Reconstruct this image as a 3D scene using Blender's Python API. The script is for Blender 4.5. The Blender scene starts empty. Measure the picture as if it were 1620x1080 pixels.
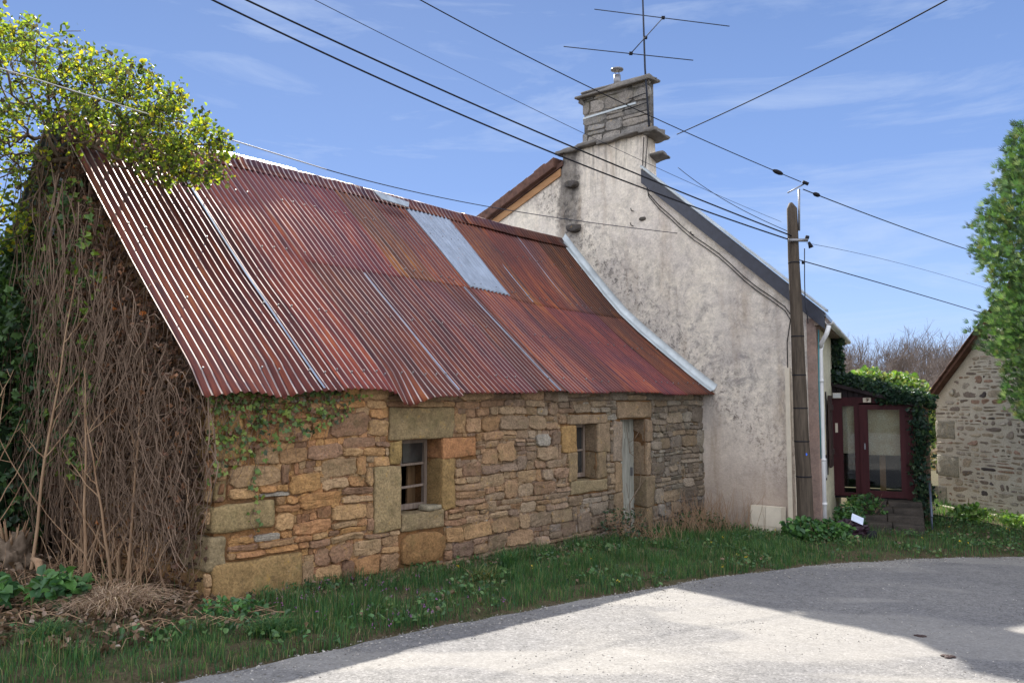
import bpy, bmesh, math, random
import numpy as np
from mathutils import noise as mn, Vector
R = math.radians
random.seed(7); rng = np.random.default_rng(7)
sc = bpy.context.scene
col = sc.collection
EYE = 1.9
P0 = np.array([-2.87, 8.0]); UA = math.atan2(.757, .653)
U = np.array([math.cos(UA), math.sin(UA)]); V = np.array([-U[1], U[0]])

def W(u, v, z):            # barn frame -> world
    q = P0 + u*U + v*V
    return (q[0], q[1], z)
def uv_of(X, Y):
    return (X-P0[0])*U[0]+(Y-P0[1])*U[1], (X-P0[0])*V[0]+(Y-P0[1])*V[1]

# ------------------------------------------------------------------ materials
class NT:
    def __init__(s, name):
        s.m = bpy.data.materials.new(name); s.m.use_nodes = True
        s.t = s.m.node_tree; s.t.nodes.clear()
        s.out = s.n('ShaderNodeOutputMaterial'); s.tc = s.n('ShaderNodeTexCoord')
    def n(s, ty, **k):
        nd = s.t.nodes.new(ty)
        for a, b in k.items(): setattr(nd, a, b)
        return nd
    def l(s, a, b): s.t.links.new(a, b)
    def val(s, inp, v):
        if hasattr(v, 'links') or isinstance(v, bpy.types.NodeSocket): s.l(v, inp)
        else: inp.default_value = v
    def coord(s, scale=(1, 1, 1), src='Object', warp=0):
        mp = s.n('ShaderNodeMapping'); s.l(s.tc.outputs[src], mp.inputs[0]); mp.inputs['Scale'].default_value = scale
        if warp:
            nz = s.n('ShaderNodeTexNoise'); s.l(mp.outputs[0], nz.inputs[0]); nz.inputs['Scale'].default_value = 2
            a = s.n('ShaderNodeVectorMath', operation='MULTIPLY_ADD'); s.l(nz.outputs['Color'], a.inputs[0]); a.inputs[1].default_value = (warp,)*3; s.l(mp.outputs[0], a.inputs[2])
            return a.outputs[0]
        return mp.outputs[0]
    def noise(s, sc_, det=6, rough=.6, co=None, dist=0):
        nz = s.n('ShaderNodeTexNoise'); s.l(co if co is not None else s.tc.outputs['Object'], nz.inputs[0])
        nz.inputs['Scale'].default_value = sc_; nz.inputs['Detail'].default_value = det; nz.inputs['Roughness'].default_value = rough; nz.inputs['Distortion'].default_value = dist
        return nz.outputs[0]
    def vor(s, sc_, co=None, feat='F1', out='Distance'):
        nz = s.n('ShaderNodeTexVoronoi', feature=feat); s.l(co if co is not None else s.tc.outputs['Object'], nz.inputs[0]); nz.inputs['Scale'].default_value = sc_
        return nz.outputs[out]
    def ramp(s, fac, pts):
        r = s.n('ShaderNodeValToRGB'); s.l(fac, r.inputs[0]); e = r.color_ramp.elements
        while len(e) < len(pts): e.new(.5)
        for el, (p, c) in zip(e, pts):
            el.position = p; el.color = (*(c if isinstance(c, tuple) else (c, c, c)), 1)
        return r.outputs[0]
    def mix(s, fac, a, b, mode='MIX'):
        m = s.n('ShaderNodeMix', data_type='RGBA', blend_type=mode)
        s.val(m.inputs[0], fac)
        for i, v in ((6, a), (7, b)):
            if isinstance(v, bpy.types.NodeSocket): s.l(v, m.inputs[i])
            else: m.inputs[i].default_value = (*v, 1) if isinstance(v, tuple) else (v, v, v, 1)
        return m.outputs[2]
    def math(s, op, a, b=0.0, clamp=False):
        m = s.n('ShaderNodeMath', operation=op); m.use_clamp = clamp
        s.val(m.inputs[0], a); s.val(m.inputs[1], b); return m.outputs[0]
    def attr(s, name='Col'):
        return s.n('ShaderNodeVertexColor', layer_name=name).outputs[0]
    def bump(s, h, strength=.5, dist=.02, prev=None):
        b = s.n('ShaderNodeBump'); s.l(h, b.inputs['Height']); b.inputs['Strength'].default_value = strength; b.inputs['Distance'].default_value = dist
        if prev is not None: s.l(prev, b.inputs['Normal'])
        return b.outputs[0]
    def bsdf(s, colr, rough=.8, metal=0.0, normal=None, spec=.5, **k):
        b = s.n('ShaderNodeBsdfPrincipled')
        if isinstance(colr, bpy.types.NodeSocket): s.l(colr, b.inputs['Base Color'])
        else: b.inputs['Base Color'].default_value = (*colr, 1)
        s.val(b.inputs['Roughness'], rough); s.val(b.inputs['Metallic'], metal); b.inputs['Specular IOR Level'].default_value = spec
        if normal is not None: s.l(normal, b.inputs['Normal'])
        for a, v in k.items(): b.inputs[a].default_value = v
        s.l(b.outputs[0], s.out.inputs[0]); s.b = b
        return s.m

def m_stone():
    s = NT('weathered_stone'); c = s.attr()
    n1 = s.noise(7, 8, .7); n2 = s.noise(38, 6, .7); n3 = s.noise(2.2, 4, .6)
    c = s.mix(1.0, c, s.ramp(n1, [(.25, .55), (.5, .95), (.78, 1.35)]), 'MULTIPLY')
    c = s.mix(1.0, c, s.ramp(n2, [(.3, .52), (.52, 1.0), (.75, 1.4)]), 'MULTIPLY')
    # lichen blotches, orange and pale
    li = s.ramp(s.noise(14, 5, .75, dist=.6), [(.60, 0.0), (.66, 1.0)])
    lm = s.math('MULTIPLY', li, s.ramp(n3, [(.45, 0.0), (.6, .8)]))
    c = s.mix(lm, c, (.40, .24, .06))
    sp = s.ramp(s.noise(55, 3, .6), [(.66, 0.0), (.70, 1.0)])
    lm2 = s.math('MULTIPLY', sp, s.ramp(s.noise(1.7, 3, .6), [(.48, 0.0), (.62, .45)]))
    c = s.mix(lm2, c, (.5, .5, .44))
    mo = s.ramp(s.noise(3.3, 8, .75), [(.52, 0.0), (.68, .35)]); c = s.mix(mo, c, (.13, .12, .05))
    dk = s.ramp(s.noise(5, 7, .8, dist=1), [(.57, 0.0), (.70, .6)])
    c = s.mix(dk, c, (.035, .03, .025))
    nr = s.bump(n1, .6, .03); nr = s.bump(n2, .8, .014, nr)
    return s.bsdf(c, .92, normal=nr, spec=.15)

def m_mortar(name, ca, cb, bump=.6):
    s = NT(name); n1 = s.noise(3, 8, .7); n2 = s.noise(45, 5, .7)
    c = s.mix(s.ramp(n1, [(.35, 0.0), (.65, 1.0)]), ca, cb)
    c = s.mix(1.0, c, s.ramp(n2, [(.3, .6), (.7, 1.25)]), 'MULTIPLY')
    return s.bsdf(c, .95, normal=s.bump(n2, bump, .015), spec=.1)

def m_rust():
    s = NT('rusted_corrugated_iron'); cv = s.attr()
    sk = s.coord((9, .55, .55)); n1 = s.noise(1.3, 7, .7, sk); n2 = s.noise(6, 6, .75, s.coord((6, 1, 1)))
    n3 = s.noise(.7, 3, .5)
    c = s.ramp(n1, [(.28, (.022, .010, .012)), (.43, (.07, .018, .015)), (.55, (.13, .030, .017)), (.68, (.24, .075, .022)), (.8, (.08, .025, .018))])
    c = s.mix(s.ramp(n3, [(.4, 0.0), (.62, .55)]), c, (.055, .018, .024))
    c = s.mix(s.ramp(n2, [(.60, 0.0), (.74, .55)]), c, (.30, .12, .04))
    c = s.mix(1.0, c, cv, 'MULTIPLY')
    gz = s.ramp(s.noise(5, 6, .8, s.coord((5, .8, .8))), [(.735, 0.0), (.765, .7)])
    c = s.mix(gz, c, (.34, .35, .38))
    ro = s.ramp(n2, [(.3, .44), (.7, .56)])
    # bare-metal crests with sun glints painted into their colour, strongest on left-hand sheets
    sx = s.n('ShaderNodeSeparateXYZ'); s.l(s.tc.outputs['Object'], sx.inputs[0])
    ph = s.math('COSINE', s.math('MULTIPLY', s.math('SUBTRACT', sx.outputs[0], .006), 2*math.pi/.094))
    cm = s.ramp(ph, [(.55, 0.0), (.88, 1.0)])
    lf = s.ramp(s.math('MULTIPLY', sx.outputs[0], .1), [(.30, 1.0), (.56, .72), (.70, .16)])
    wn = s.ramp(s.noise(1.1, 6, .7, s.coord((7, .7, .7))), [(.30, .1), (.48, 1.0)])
    glint = s.math('MULTIPLY', s.math('MULTIPLY', cm, lf), wn)
    c = s.mix(s.math('MULTIPLY', glint, .88), c, (.58, .48, .42))
    return s.bsdf(c, ro, s.math('MULTIPLY_ADD', glint, .55), s.bump(s.noise(60, 4, .7), .12, .003), spec=.4)

def m_zinc(name, base=(.33, .37, .42), rough=.42, metal=.5, spots=True):
    s = NT(name); n1 = s.noise(2.5, 6, .7, s.coord((4, 1, 1))); n2 = s.noise(20, 5, .7)
    c = s.mix(1.0, base, s.ramp(n1, [(.3, .7), (.7, 1.2)]), 'MULTIPLY')
    if spots: c = s.mix(s.ramp(s.noise(7, 6, .75), [(.63, 0.0), (.68, .8)]), c, (.22, .10, .05))
    return s.bsdf(c, rough, metal, s.bump(n2, .15, .004))

def m_plaster(name, a, b, stain=(.06, .055, .055), gable=True):
    s = NT(name); n1 = s.noise(1.1, 8, .68, dist=.3); n2 = s.noise(24, 6, .7); n3 = s.noise(5, 7, .75)
    c = s.mix(s.ramp(n1, [(.35, 0.0), (.62, 1.0)]), a, b)
    c = s.mix(1.0, c, s.ramp(n3, [(.3, .66), (.55, 1.0), (.75, 1.12)]), 'MULTIPLY')
    c = s.mix(s.ramp(s.noise(.9, 4, .6, dist=.8), [(.42, 0.0), (.62, .45)]), c, (.76, .69, .60) if gable else b)
    c = s.mix(s.ramp(s.noise(60, 3, .7), [(.60, 0.0), (.72, .5)]), c, (.12, .11, .10))
    c = s.mix(1.0, c, s.ramp(n2, [(.3, .82), (.6, 1.05)]), 'MULTIPLY')
    if gable:
        sx = s.n('ShaderNodeSeparateXYZ'); s.l(s.tc.outputs['Object'], sx.inputs[0]); v, z = s.math('SUBTRACT', sx.outputs[1], 2.15), sx.outputs[2]
        def band(sock, lo, hi, f):
            m = s.n('ShaderNodeMapRange'); m.clamp = True; s.val(m.inputs[0], sock)
            m.inputs[1].default_value = lo; m.inputs[2].default_value = hi; m.inputs[3].default_value = 0; m.inputs[4].default_value = f
            return m.outputs[0]
        wob = s.math('MULTIPLY_ADD', n3, .5); wob.node.inputs[2].default_value = -.25
        vw = s.math('ADD', v, wob)
        # long damp streak below the left of the chimney
        st = s.math('MULTIPLY', band(vw, 2.72, 2.9, 1.0), band(vw, 3.45, 3.3, 1.0))
        st = s.math('MULTIPLY', st, s.math('MULTIPLY', band(z, 5.0, 5.7, 1.0), s.ramp(n3, [(.3, .45), (.6, .95)])))
        c = s.mix(st, c, (.085, .075, .07))
        # runs under the chimney shoulder slabs
        rn = s.ramp(s.noise(2.6, 5, .7, s.coord((1, 3.2, .22))), [(.5, 0.0), (.66, .85)])
        rn = s.math('MULTIPLY', rn, band(z, 6.0, 7.3, 1.0)); c = s.mix(rn, c, (.10, .09, .08))
        # pale brown lime runs
        rn2 = s.ramp(s.noise(1.6, 5, .7, s.coord((1, 1.6, .25))), [(.52, 0.0), (.7, .5)])
        c = s.mix(rn2, c, (.34, .25, .17))
        # algae blotches, denser over the flashing line and half way down
        rl = s.math('MULTIPLY_ADD', v, 1.05); rl.node.inputs[2].default_value = 2.35    # height of barn roof line at this v
        dz = s.math('SUBTRACT', z, rl)
        near = s.math('MULTIPLY', band(dz, -.6, -.1, 1.0), band(dz, 1.5, .0, 1.0))
        bl = s.ramp(s.noise(9, 9, .85, dist=.4), [(.50, 0.0), (.60, 1.0)])
        c = s.mix(s.math('MULTIPLY', bl, s.math('MULTIPLY', near, .9)), c, (.05, .045, .045))
        bl2 = s.ramp(s.noise(2.6, 11, .86, dist=.6), [(.50, 0.0), (.64, .75)])
        mid = s.math('MULTIPLY', band(z, 1.2, 2.2, 1.0), band(z, 4.6, 3.2, 1.0))
        c = s.mix(s.math('MULTIPLY', bl2, s.math('MULTIPLY_ADD', mid, .6)), c, (.17, .16, .165))
        gm = s.math('MULTIPLY', band(z, .9, 2.2, 1.0), band(z, 5.2, 3.4, .30)); c = s.mix(s.math('MULTIPLY', gm, s.ramp(n1, [(.4, .3), (.6, 1.0)])), c, (.26, .235, .23))
        # splash-back at the foot
        ft = s.math('MULTIPLY', band(s.math('ADD', z, wob), .9, -.5, 1.0), s.ramp(n3, [(.3, .25), (.65, .85)]))
        c = s.mix(ft, c, (.12, .085, .06))
        pk = band(z, 2.3, .3, .45); c = s.mix(pk, c, (.42, .31, .24))
    nr = s.bump(n1, .5, .05); nr = s.bump(n2, .6, .02, nr); nr = s.bump(s.noise(90, 3, .6), .4, .006, nr)
    return s.bsdf(c, .92, normal=nr, spec=.12)

def m_leaf(name, trans=.35, rough=.5, spec=.3):
    s = NT(name); c = s.attr()
    c = s.mix(1.0, c, s.ramp(s.noise(9, 3), [(.3, .75), (.7, 1.25)]), 'MULTIPLY')
    b = s.n('ShaderNodeBsdfPrincipled'); s.l(c, b.inputs['Base Color']); b.inputs['Roughness'].default_value = rough; b.inputs['Specular IOR Level'].default_value = spec
    t = s.n('ShaderNodeBsdfTranslucent'); s.l(s.mix(1.0, c, (1.3, 1.35, .6), 'MULTIPLY'), t.inputs[0])
    m = s.n('ShaderNodeMixShader'); m.inputs[0].default_value = trans; s.l(b.outputs[0], m.inputs[1]); s.l(t.outputs[0], m.inputs[2]); s.l(m.outputs[0], s.out.inputs[0])
    return s.m

def m_bark(name, a, b, sc_=20):
    s = NT(name); n1 = s.noise(sc_, 6, .7, s.coord((1, 1, .25)))
    return s.bsdf(s.mix(s.ramp(n1, [(.3, 0.0), (.7, 1.0)]), a, b), .9, normal=s.bump(n1, .6, .01), spec=.15)

def m_plain(name, c, rough=.6, metal=0.0, var=.25, sc_=12, spec=.4):
    s = NT(name); n1 = s.noise(sc_, 6, .7)
    cc = s.mix(1.0, c, s.ramp(n1, [(.3, 1-var), (.7, 1+var)]), 'MULTIPLY')
    return s.bsdf(cc, rough, metal, s.bump(n1, .2, .004), spec)

def m_vcol(name, rough=.85, spec=.2, var=.2):
    s = NT(name); n1 = s.noise(18, 6, .7)
    return s.bsdf(s.mix(1.0, s.attr(), s.ramp(n1, [(.3, 1-var), (.7, 1+var)]), 'MULTIPLY'), rough, normal=s.bump(n1, .4, .008), spec=spec)

def m_wood(name, a, b, rough=.8, axis=2, spec=.2):
    s = NT(name); sc3 = [14, 14, 14]; sc3[axis] = 1.2
    n1 = s.noise(1.6, 7, .7, s.coord(tuple(sc3)))
    return s.bsdf(s.mix(s.ramp(n1, [(.32, 0.0), (.68, 1.0)]), a, b), rough, normal=s.bump(n1, .5, .006), spec=spec)

def m_road():
    s = NT('gravelly_asphalt'); 
    n1 = s.noise(.8, 7, .65); n2 = s.noise(70, 4, .7); n3 = s.noise(9, 6, .7)
    vc = s.vor(55, out='Color'); vd = s.vor(55)
    hsv = s.n('ShaderNodeSeparateColor'); s.l(vc, hsv.inputs[0])
    c = s.mix(s.ramp(n1, [(.3, 0.0), (.7, 1.0)]), (.145, .14, .14), (.19, .18, .17))
    c = s.mix(1.0, c, s.ramp(n3, [(.3, .78), (.7, 1.15)]), 'MULTIPLY')
    c = s.mix(1.0, c, s.ramp(hsv.outputs[0], [(.0, .66), (.35, .95), (.8, 1.05), (1.0, 1.35)]), 'MULTIPLY')
    c = s.mix(1.0, c, s.ramp(n2, [(.3, .7), (.7, 1.25)]), 'MULTIPLY')
    # bare gravel patches
    gp = s.ramp(s.noise(1.3, 5, .7, s.coord((1, 2.2, 1))), [(.56, 0.0), (.66, .5)])
    c = s.mix(s.math('MULTIPLY', gp, s.ramp(s.noise(34, 3, .6), [(.5, 0.0), (.6, 1.0)])), c, (.10, .09, .085))
    # cracks
    cr = s.vor(.55, s.coord((1, 1, 1), warp=.5), 'DISTANCE_TO_EDGE'); ck = s.ramp(cr, [(.0, .4), (.005, 0.0)])
    c = s.mix(ck, c, (.05, .05, .05))
    h = s.mix(.5, s.ramp(vd, [(.0, 1.0), (.6, 0.0)]), n2)
    pt = s.ramp(s.noise(.45, 3, .5, s.coord((.5, 1.6, 1))), [(.48, 0.0), (.53, .35)]); c = s.mix(pt, c, (.30, .28, .25))
    st = s.ramp(s.noise(2.3, 6, .7), [(.60, 0.0), (.72, .45)]); c = s.mix(st, c, (.09, .085, .08))
    nr = s.bump(h, .45, .006); nr = s.bump(n3, .4, .02, nr)
    return s.bsdf(c, .88, normal=nr, spec=.25)

def m_soil():
    s = NT('soil_with_litter'); n1 = s.noise(3, 7, .7); n2 = s.noise(30, 6, .75)
    c = s.ramp(n1, [(.3, (.045, .055, .02)), (.5, (.085, .065, .04)), (.7, (.05, .075, .025))])
    c = s.mix(1.0, c, s.ramp(n2, [(.3, .5), (.7, 1.5)]), 'MULTIPLY')
    return s.bsdf(c, .95, normal=s.bump(n2, .8, .03), spec=.1)

def m_glass():
    s = NT('porch_glass')
    g = s.n('ShaderNodeBsdfGlossy'); g.inputs['Roughness'].default_value = .03; g.inputs['Color'].default_value = (.9, .92, .95, 1)
    t = s.n('ShaderNodeBsdfTransparent'); t.inputs['Color'].default_value = (.82, .85, .84, 1)
    f = s.n('ShaderNodeFresnel'); f.inputs[0].default_value = 1.5
    m = s.n('ShaderNodeMixShader'); s.l(s.math('MULTIPLY_ADD', f.outputs[0], .75, True), m.inputs[0]); m.inputs[0].links[0].from_node.inputs[2].default_value = .02
    s.l(t.outputs[0], m.inputs[1]); s.l(g.outputs[0], m.inputs[2]); s.l(m.outputs[0], s.out.inputs[0]); return s.m

M = {}
M['stone'] = m_stone()
M['mortar'] = m_mortar('ochre_mortar', (.25, .125, .05), (.11, .065, .035))
M['mortar_pale'] = m_mortar('pale_mortar', (.52, .48, .40), (.42, .38, .31))
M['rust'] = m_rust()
M['zinc'] = m_zinc('galvanised_sheet', (.24, .28, .35), .5, .3)
M['lead'] = m_zinc('zinc_flashing', (.42, .46, .48), .45, .4, False)
M['gable'] = m_plaster('grey_roughcast', (.78, .70, .58), (.66, .59, .52))
M['cream'] = m_plaster('cream_render', (.80, .74, .54), (.72, .66, .50), gable=False)
M['pink'] = m_plaster('pinkish_render', (.36, .24, .19), (.27, .20, .17), gable=False)
M['chim'] = m_plaster('sooty_stone', (.26, .24, .22), (.14, .13, .12), gable=False)
M['slate'] = m_plain('slate_cladding', (.028, .032, .048), .5, 0, .3, 8, .5)
M['slate_top'] = m_plain('slate_roof', (.12, .13, .15), .3, 0, .3, 8, .6)
M['tile'] = m_plain('old_clay_tile', (.11, .055, .04), .85, 0, .5, 6)
M['wood_grey'] = m_wood('weathered_grey_wood', (.12, .09, .07), (.27, .21, .17))
M['wood_pale'] = m_wood('pale_painted_planks', (.15, .145, .12), (.36, .355, .31))
M['wood_brown'] = m_wood('brown_board', (.15, .09, .045), (.24, .15, .08))
M['pole'] = m_wood('utility_pole_wood', (.036, .028, .021), (.105, .082, .062))
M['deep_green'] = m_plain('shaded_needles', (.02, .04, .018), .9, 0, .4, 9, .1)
M['maroon'] = m_wood('maroon_paint', (.036, .009, .011), (.065, .015, .018), .6)
M['dark_slat'] = m_wood('dark_stained_slats', (.014, .010, .012), (.035, .022, .025), .6)
M['shutter'] = m_wood('dark_brown_shutter', (.035, .022, .02), (.07, .045, .04), .6)
M['black'] = m_plain('black_cable_sheath', (.02, .02, .024), .9, 0, .1, 12, .08)
M['wire'] = m_plain('grey_wire', (.04, .045, .06), .9, 0, .1, 12, .1)
M['pale_wire'] = m_plain('pale_phone_cable', (.42, .41, .40), .5, 0, .1)
M['metal'] = m_plain('dull_galvanised_steel', (.22, .22, .23), .45, .7, .2)
M['pvc'] = m_plain('white_pvc', (.62, .62, .62), .45, 0, .12, 3)
M['beige'] = m_plain('beige_plastic', (.62, .55, .44), .6, 0, .12, 4)
M['curtain'] = m_mortar('faded_blind', (.80, .70, .54), (.62, .46, .30), .1)
M['dark'] = m_plain('dark_interior', (.015, .014, .013), .9, 0, .2)
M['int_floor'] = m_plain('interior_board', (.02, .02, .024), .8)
M['glass'] = m_glass()
M['dull_glass'] = m_plain('dirty_window_glass', (.03, .03, .03), .12, 0, .4, 5, .6)
M['vcol'] = m_vcol('tinted_surface')
M['leaf_bright'] = m_leaf('backlit_leaf', .55, .5)
M['leaf'] = m_leaf('ivy_leaf', .25, .42, .35)
M['leaf_dry'] = m_leaf('dead_leaf', .2, .9, .1)
M['grass'] = m_leaf('grass_blade', .4, .6, .2)
M['needle'] = m_leaf('conifer_spray', .3, .45, .5)
M['bark'] = m_bark('grey_brown_bark', (.09, .065, .045), (.20, .15, .11))
M['stem'] = m_bark('dry_stem', (.20, .115, .065), (.36, .25, .16), 10)
M['stem_dark'] = m_bark('creeper_stem', (.085, .056, .04), (.25, .175, .125), 9)
M['twig_far'] = m_bark('bare_wood_far', (.11, .085, .07), (.19, .155, .135), 4)
M['soil'] = m_soil(); M['road'] = m_road()
M['step'] = m_mortar('old_concrete_step', (.085, .072, .062), (.045, .04, .036))
M['plum'] = m_plain('plum_plastic_bag', (.022, .008, .016), .4, 0, .4, 10, .35)
M['paper'] = m_plain('blue_white_card', (.50, .56, .68), .5, 0, .08)
M['rail'] = m_plain('blue_grey_rail', (.10, .12, .17), .4, .3)
M['blue'] = m_plain('blue_paint_mark', (.02, .12, .65), .5, 0, .05)
M['teal'] = m_plain('teal_cable', (.05, .22, .25), .5, 0, .1)
M['red_ink'] = m_plain('dark_red_ink', (.22, .03, .03), .6, 0, .1)
M['orange_board'] = m_wood('orange_brown_fascia', (.30, .15, .07), (.42, .24, .12), axis=1)

# ------------------------------------------------------------------ mesh helpers
class MB:
    def __init__(s): s.v = []; s.f = {}; s.c = []; s.n = 0
    def add(s, V_, F, c=(.5, .5, .5)):
        V_ = np.asarray(V_, float).reshape(-1, 3)
        s.v.append(V_)
        for f in (F if isinstance(F, (list, tuple)) and len(F) and isinstance(F[0], np.ndarray) and F[0].ndim == 2 else [F]):
            if isinstance(f, np.ndarray) and f.ndim == 2:
                if len(f): s.f.setdefault(f.shape[1], []).append(f+s.n)
            else:
                for q in f: s.f.setdefault(len(q), []).append(np.array([q])+s.n)
        c = np.asarray(c, float)
        s.c.append(np.tile(c, (len(V_), 1)) if c.ndim == 1 else c)
        s.n += len(V_); return s
    def box(s, a, b, c=(.5, .5, .5)):
        x0, y0, z0 = a; x1, y1, z1 = b
        v = [(x0, y0, z0), (x1, y0, z0), (x1, y1, z0), (x0, y1, z0), (x0, y0, z1), (x1, y0, z1), (x1, y1, z1), (x0, y1, z1)]
        return s.add(v, np.array([(0, 3, 2, 1), (4, 5, 6, 7), (0, 1, 5, 4), (1, 2, 6, 5), (2, 3, 7, 6), (3, 0, 4, 7)]), c)
    def prism(s, pts, ext, c=(.5, .5, .5)):       # closed polygon of 3d pts extruded by vector
        p = np.array(pts, float); n = len(p); v = np.vstack([p, p+np.array(ext, float)])
        F = [tuple(range(n)), tuple(range(2*n-1, n-1, -1))]+[(i, i+n, (i+1) % n+n, (i+1) % n) for i in range(n)]
        return s.add(v, F, c)
    def tube(s, pts, r, k=6, c=(.5, .5, .5), cap=True):
        p = np.array(pts, float); n = len(p)
        r = np.full(n, r) if np.isscalar(r) else np.array(r, float)
        t = np.gradient(p, axis=0); t /= np.linalg.norm(t, axis=1)[:, None]+1e-9
        ref = np.array([0, 0, 1.]) if abs(t[0, 2]) < .8 else np.array([1., 0, 0])
        a = np.cross(t, ref); a /= np.linalg.norm(a, axis=1)[:, None]+1e-9; b = np.cross(t, a)
        an = np.arange(k)*2*math.pi/k
        v = p[:, None, :]+r[:, None, None]*(np.cos(an)[None, :, None]*a[:, None, :]+np.sin(an)[None, :, None]*b[:, None, :])
        i = np.arange(n-1)[:, None]*k; j = np.arange(k)[None, :]; j2 = (j+1) % k
        F = np.stack([i+j, i+j2, i+k+j2, i+k+j], -1).reshape(-1, 4)
        s.add(v.reshape(-1, 3), F, c)
        if cap:
            s.f.setdefault(k, []).append(np.array([list(range(k))[::-1], [(n-1)*k+q for q in range(k)]])+s.n-n*k)
        return s
    def build(s, name, mat, parent=None, smooth=False, world=False):
        Vt = np.vstack(s.v); C_ = np.vstack(s.c)
        if world and parent is not None: Vt = Vt-np.array(parent.location)
        me = bpy.data.meshes.new(name); me.vertices.add(len(Vt)); me.vertices.foreach_set('co', Vt.ravel())
        idx = []; tot = []
        for k, L in s.f.items():
            a = np.vstack(L); idx.append(a.ravel()); tot.append(np.full(len(a), k))
        idx = np.concatenate(idx); tot = np.concatenate(tot); st = np.concatenate([[0], np.cumsum(tot)[:-1]])
        me.loops.add(len(idx)); me.loops.foreach_set('vertex_index', idx.astype(np.int32))
        me.polygons.add(len(tot)); me.polygons.foreach_set('loop_start', st.astype(np.int32))
        me.polygons.foreach_set('use_smooth', np.full(len(tot), smooth))
        me.update(calc_edges=True); me.validate()
        if len(me.vertices) == len(C_):
            ca = me.color_attributes.new('Col', 'FLOAT_COLOR', 'POINT')
            ca.data.foreach_set('color', np.hstack([C_, np.ones((len(C_), 1))]).ravel())
        me.materials.append(mat)
        o = bpy.data.objects.new(name, me); col.objects.link(o)
        if parent is not None: o.parent = parent
        return o

def tag(o, label=None, cat=None, group=None, kind=None):
    if label: o['label'] = label
    if cat: o['category'] = cat
    if group: o['group'] = group
    if kind: o['kind'] = kind
    return o
def empty(name, loc, label, cat, rz=0, group=None):
    o = bpy.data.objects.new(name, None); o.location = loc; o.rotation_euler = (0, 0, rz); o.empty_display_size = .2
    col.objects.link(o); return tag(o, label, cat, group)

def nz(x, y=0, z=0): return mn.noise(Vector((x, y, z)))

def leaves(mb, P, size, cols, flat=0.0, fold=.25, shape='ovate', up=None, jit=.4):
    """P (n,3) positions -> small folded leaves; cols (n,3)."""
    n = len(P)
    a = rng.normal(size=(n, 3)); a /= np.linalg.norm(a, axis=1)[:, None]
    if up is not None:
        nv = rng.normal(size=(n, 3))*flat+np.array(up); nv /= np.linalg.norm(nv, axis=1)[:, None]
    else:
        nv = rng.normal(size=(n, 3)); nv /= np.linalg.norm(nv, axis=1)[:, None]
    a = np.cross(nv, a); a /= np.linalg.norm(a, axis=1)[:, None]+1e-9
    b = np.cross(nv, a)
    s_ = (size*(1+jit*(rng.random(n)*2-1)))[:, None]
    if shape == 'ovate':      # 6 verts, 2 quads folded along the midrib
        L = [(0, 0, 0), (1, 0, 0), (.72, .34, fold), (.25, .36, fold), (.25, -.36, fold), (.72, -.34, fold)]
        F = [(0, 1, 2, 3), (0, 4, 5, 1)]
    elif shape == 'ivy':
        L = [(0, 0, 0), (1, 0, 0), (.5, .28, fold*.6), (.38, .62, fold), (-.12, .34, fold), (-.12, -.34, fold), (.38, -.62, fold), (.5, -.28, fold*.6)]
        F = [(0, 1, 2, 3, 4), (0, 5, 6, 7, 1)]
    else:                     # narrow
        L = [(0, 0, 0), (.5, .09, 0), (1, 0, .1), (.5, -.09, 0)]
        F = [(0, 3, 2, 1)]
    k = len(L); Vs = np.zeros((n, k, 3))
    for i, (x, y, z) in enumerate(L): Vs[:, i] = P+s_*(x*a+y*b+z*nv)
    base = np.arange(n)[:, None]*k
    for f in F:
        pass
    mb.add(Vs.reshape(-1, 3), [base+np.array(f)[None, :] for f in F], np.repeat(cols, k, axis=0))

def pal(n, cs, w=None, var=.2):
    cs = np.array(cs, float); i = rng.choice(len(cs), n, p=None if w is None else np.array(w)/sum(w))
    return cs[i]*(1+var*(rng.random((n, 1))*2-1))

def grow(root, tips, step=.25, r0=.006, rexp=2.3, wob=.04, droop=0):
    """tree-like network from root to all tips; returns list of (pts, radii)."""
    root = np.array(root, float); tips = np.array(tips, float)
    order = np.argsort(np.linalg.norm(tips-root, axis=1)); nodes = [root]; par = [-1]
    for ti in order:
        t = tips[ti]; N = np.array(nodes); d = np.linalg.norm(N-t, axis=1); dr = np.linalg.norm(N-root, axis=1)
        sc_ = d+.35*dr; j = int(np.argmin(sc_)); k = max(1, int(d[j]/step)); a = N[j]; prev = j
        for q in range(1, k+1):
            f = q/k; p = a*(1-f)+t*f+rng.normal(size=3)*wob*(0 if q == k else 1); p[2] += droop*math.sin(f*math.pi)*d[j]
            nodes.append(p); par.append(prev); prev = len(nodes)-1
    nodes = np.array(nodes); par = np.array(par); w = np.zeros(len(nodes)); haschild = np.zeros(len(nodes), bool)
    haschild[par[1:]] = True; w[~haschild] = 1
    for i in range(len(nodes)-1, 0, -1): w[par[i]] += w[i]
    rad = r0*w**(1/rexp)
    chains = []; best = {}
    for i in range(1, len(nodes)):
        p = par[i]
        if p not in best or w[i] > w[best[p]]: best[p] = i
    for i in range(1, len(nodes)):
        if best[par[i]] != i or par[i] == 0:
            ch = [par[i], i]
            while ch[-1] in best: ch.append(best[ch[-1]])
            rr = rad[ch].copy(); rr[0] = min(rr[0], rr[1]*1.15)
            chains.append((nodes[ch], rr))
    return chains, nodes, w

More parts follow.
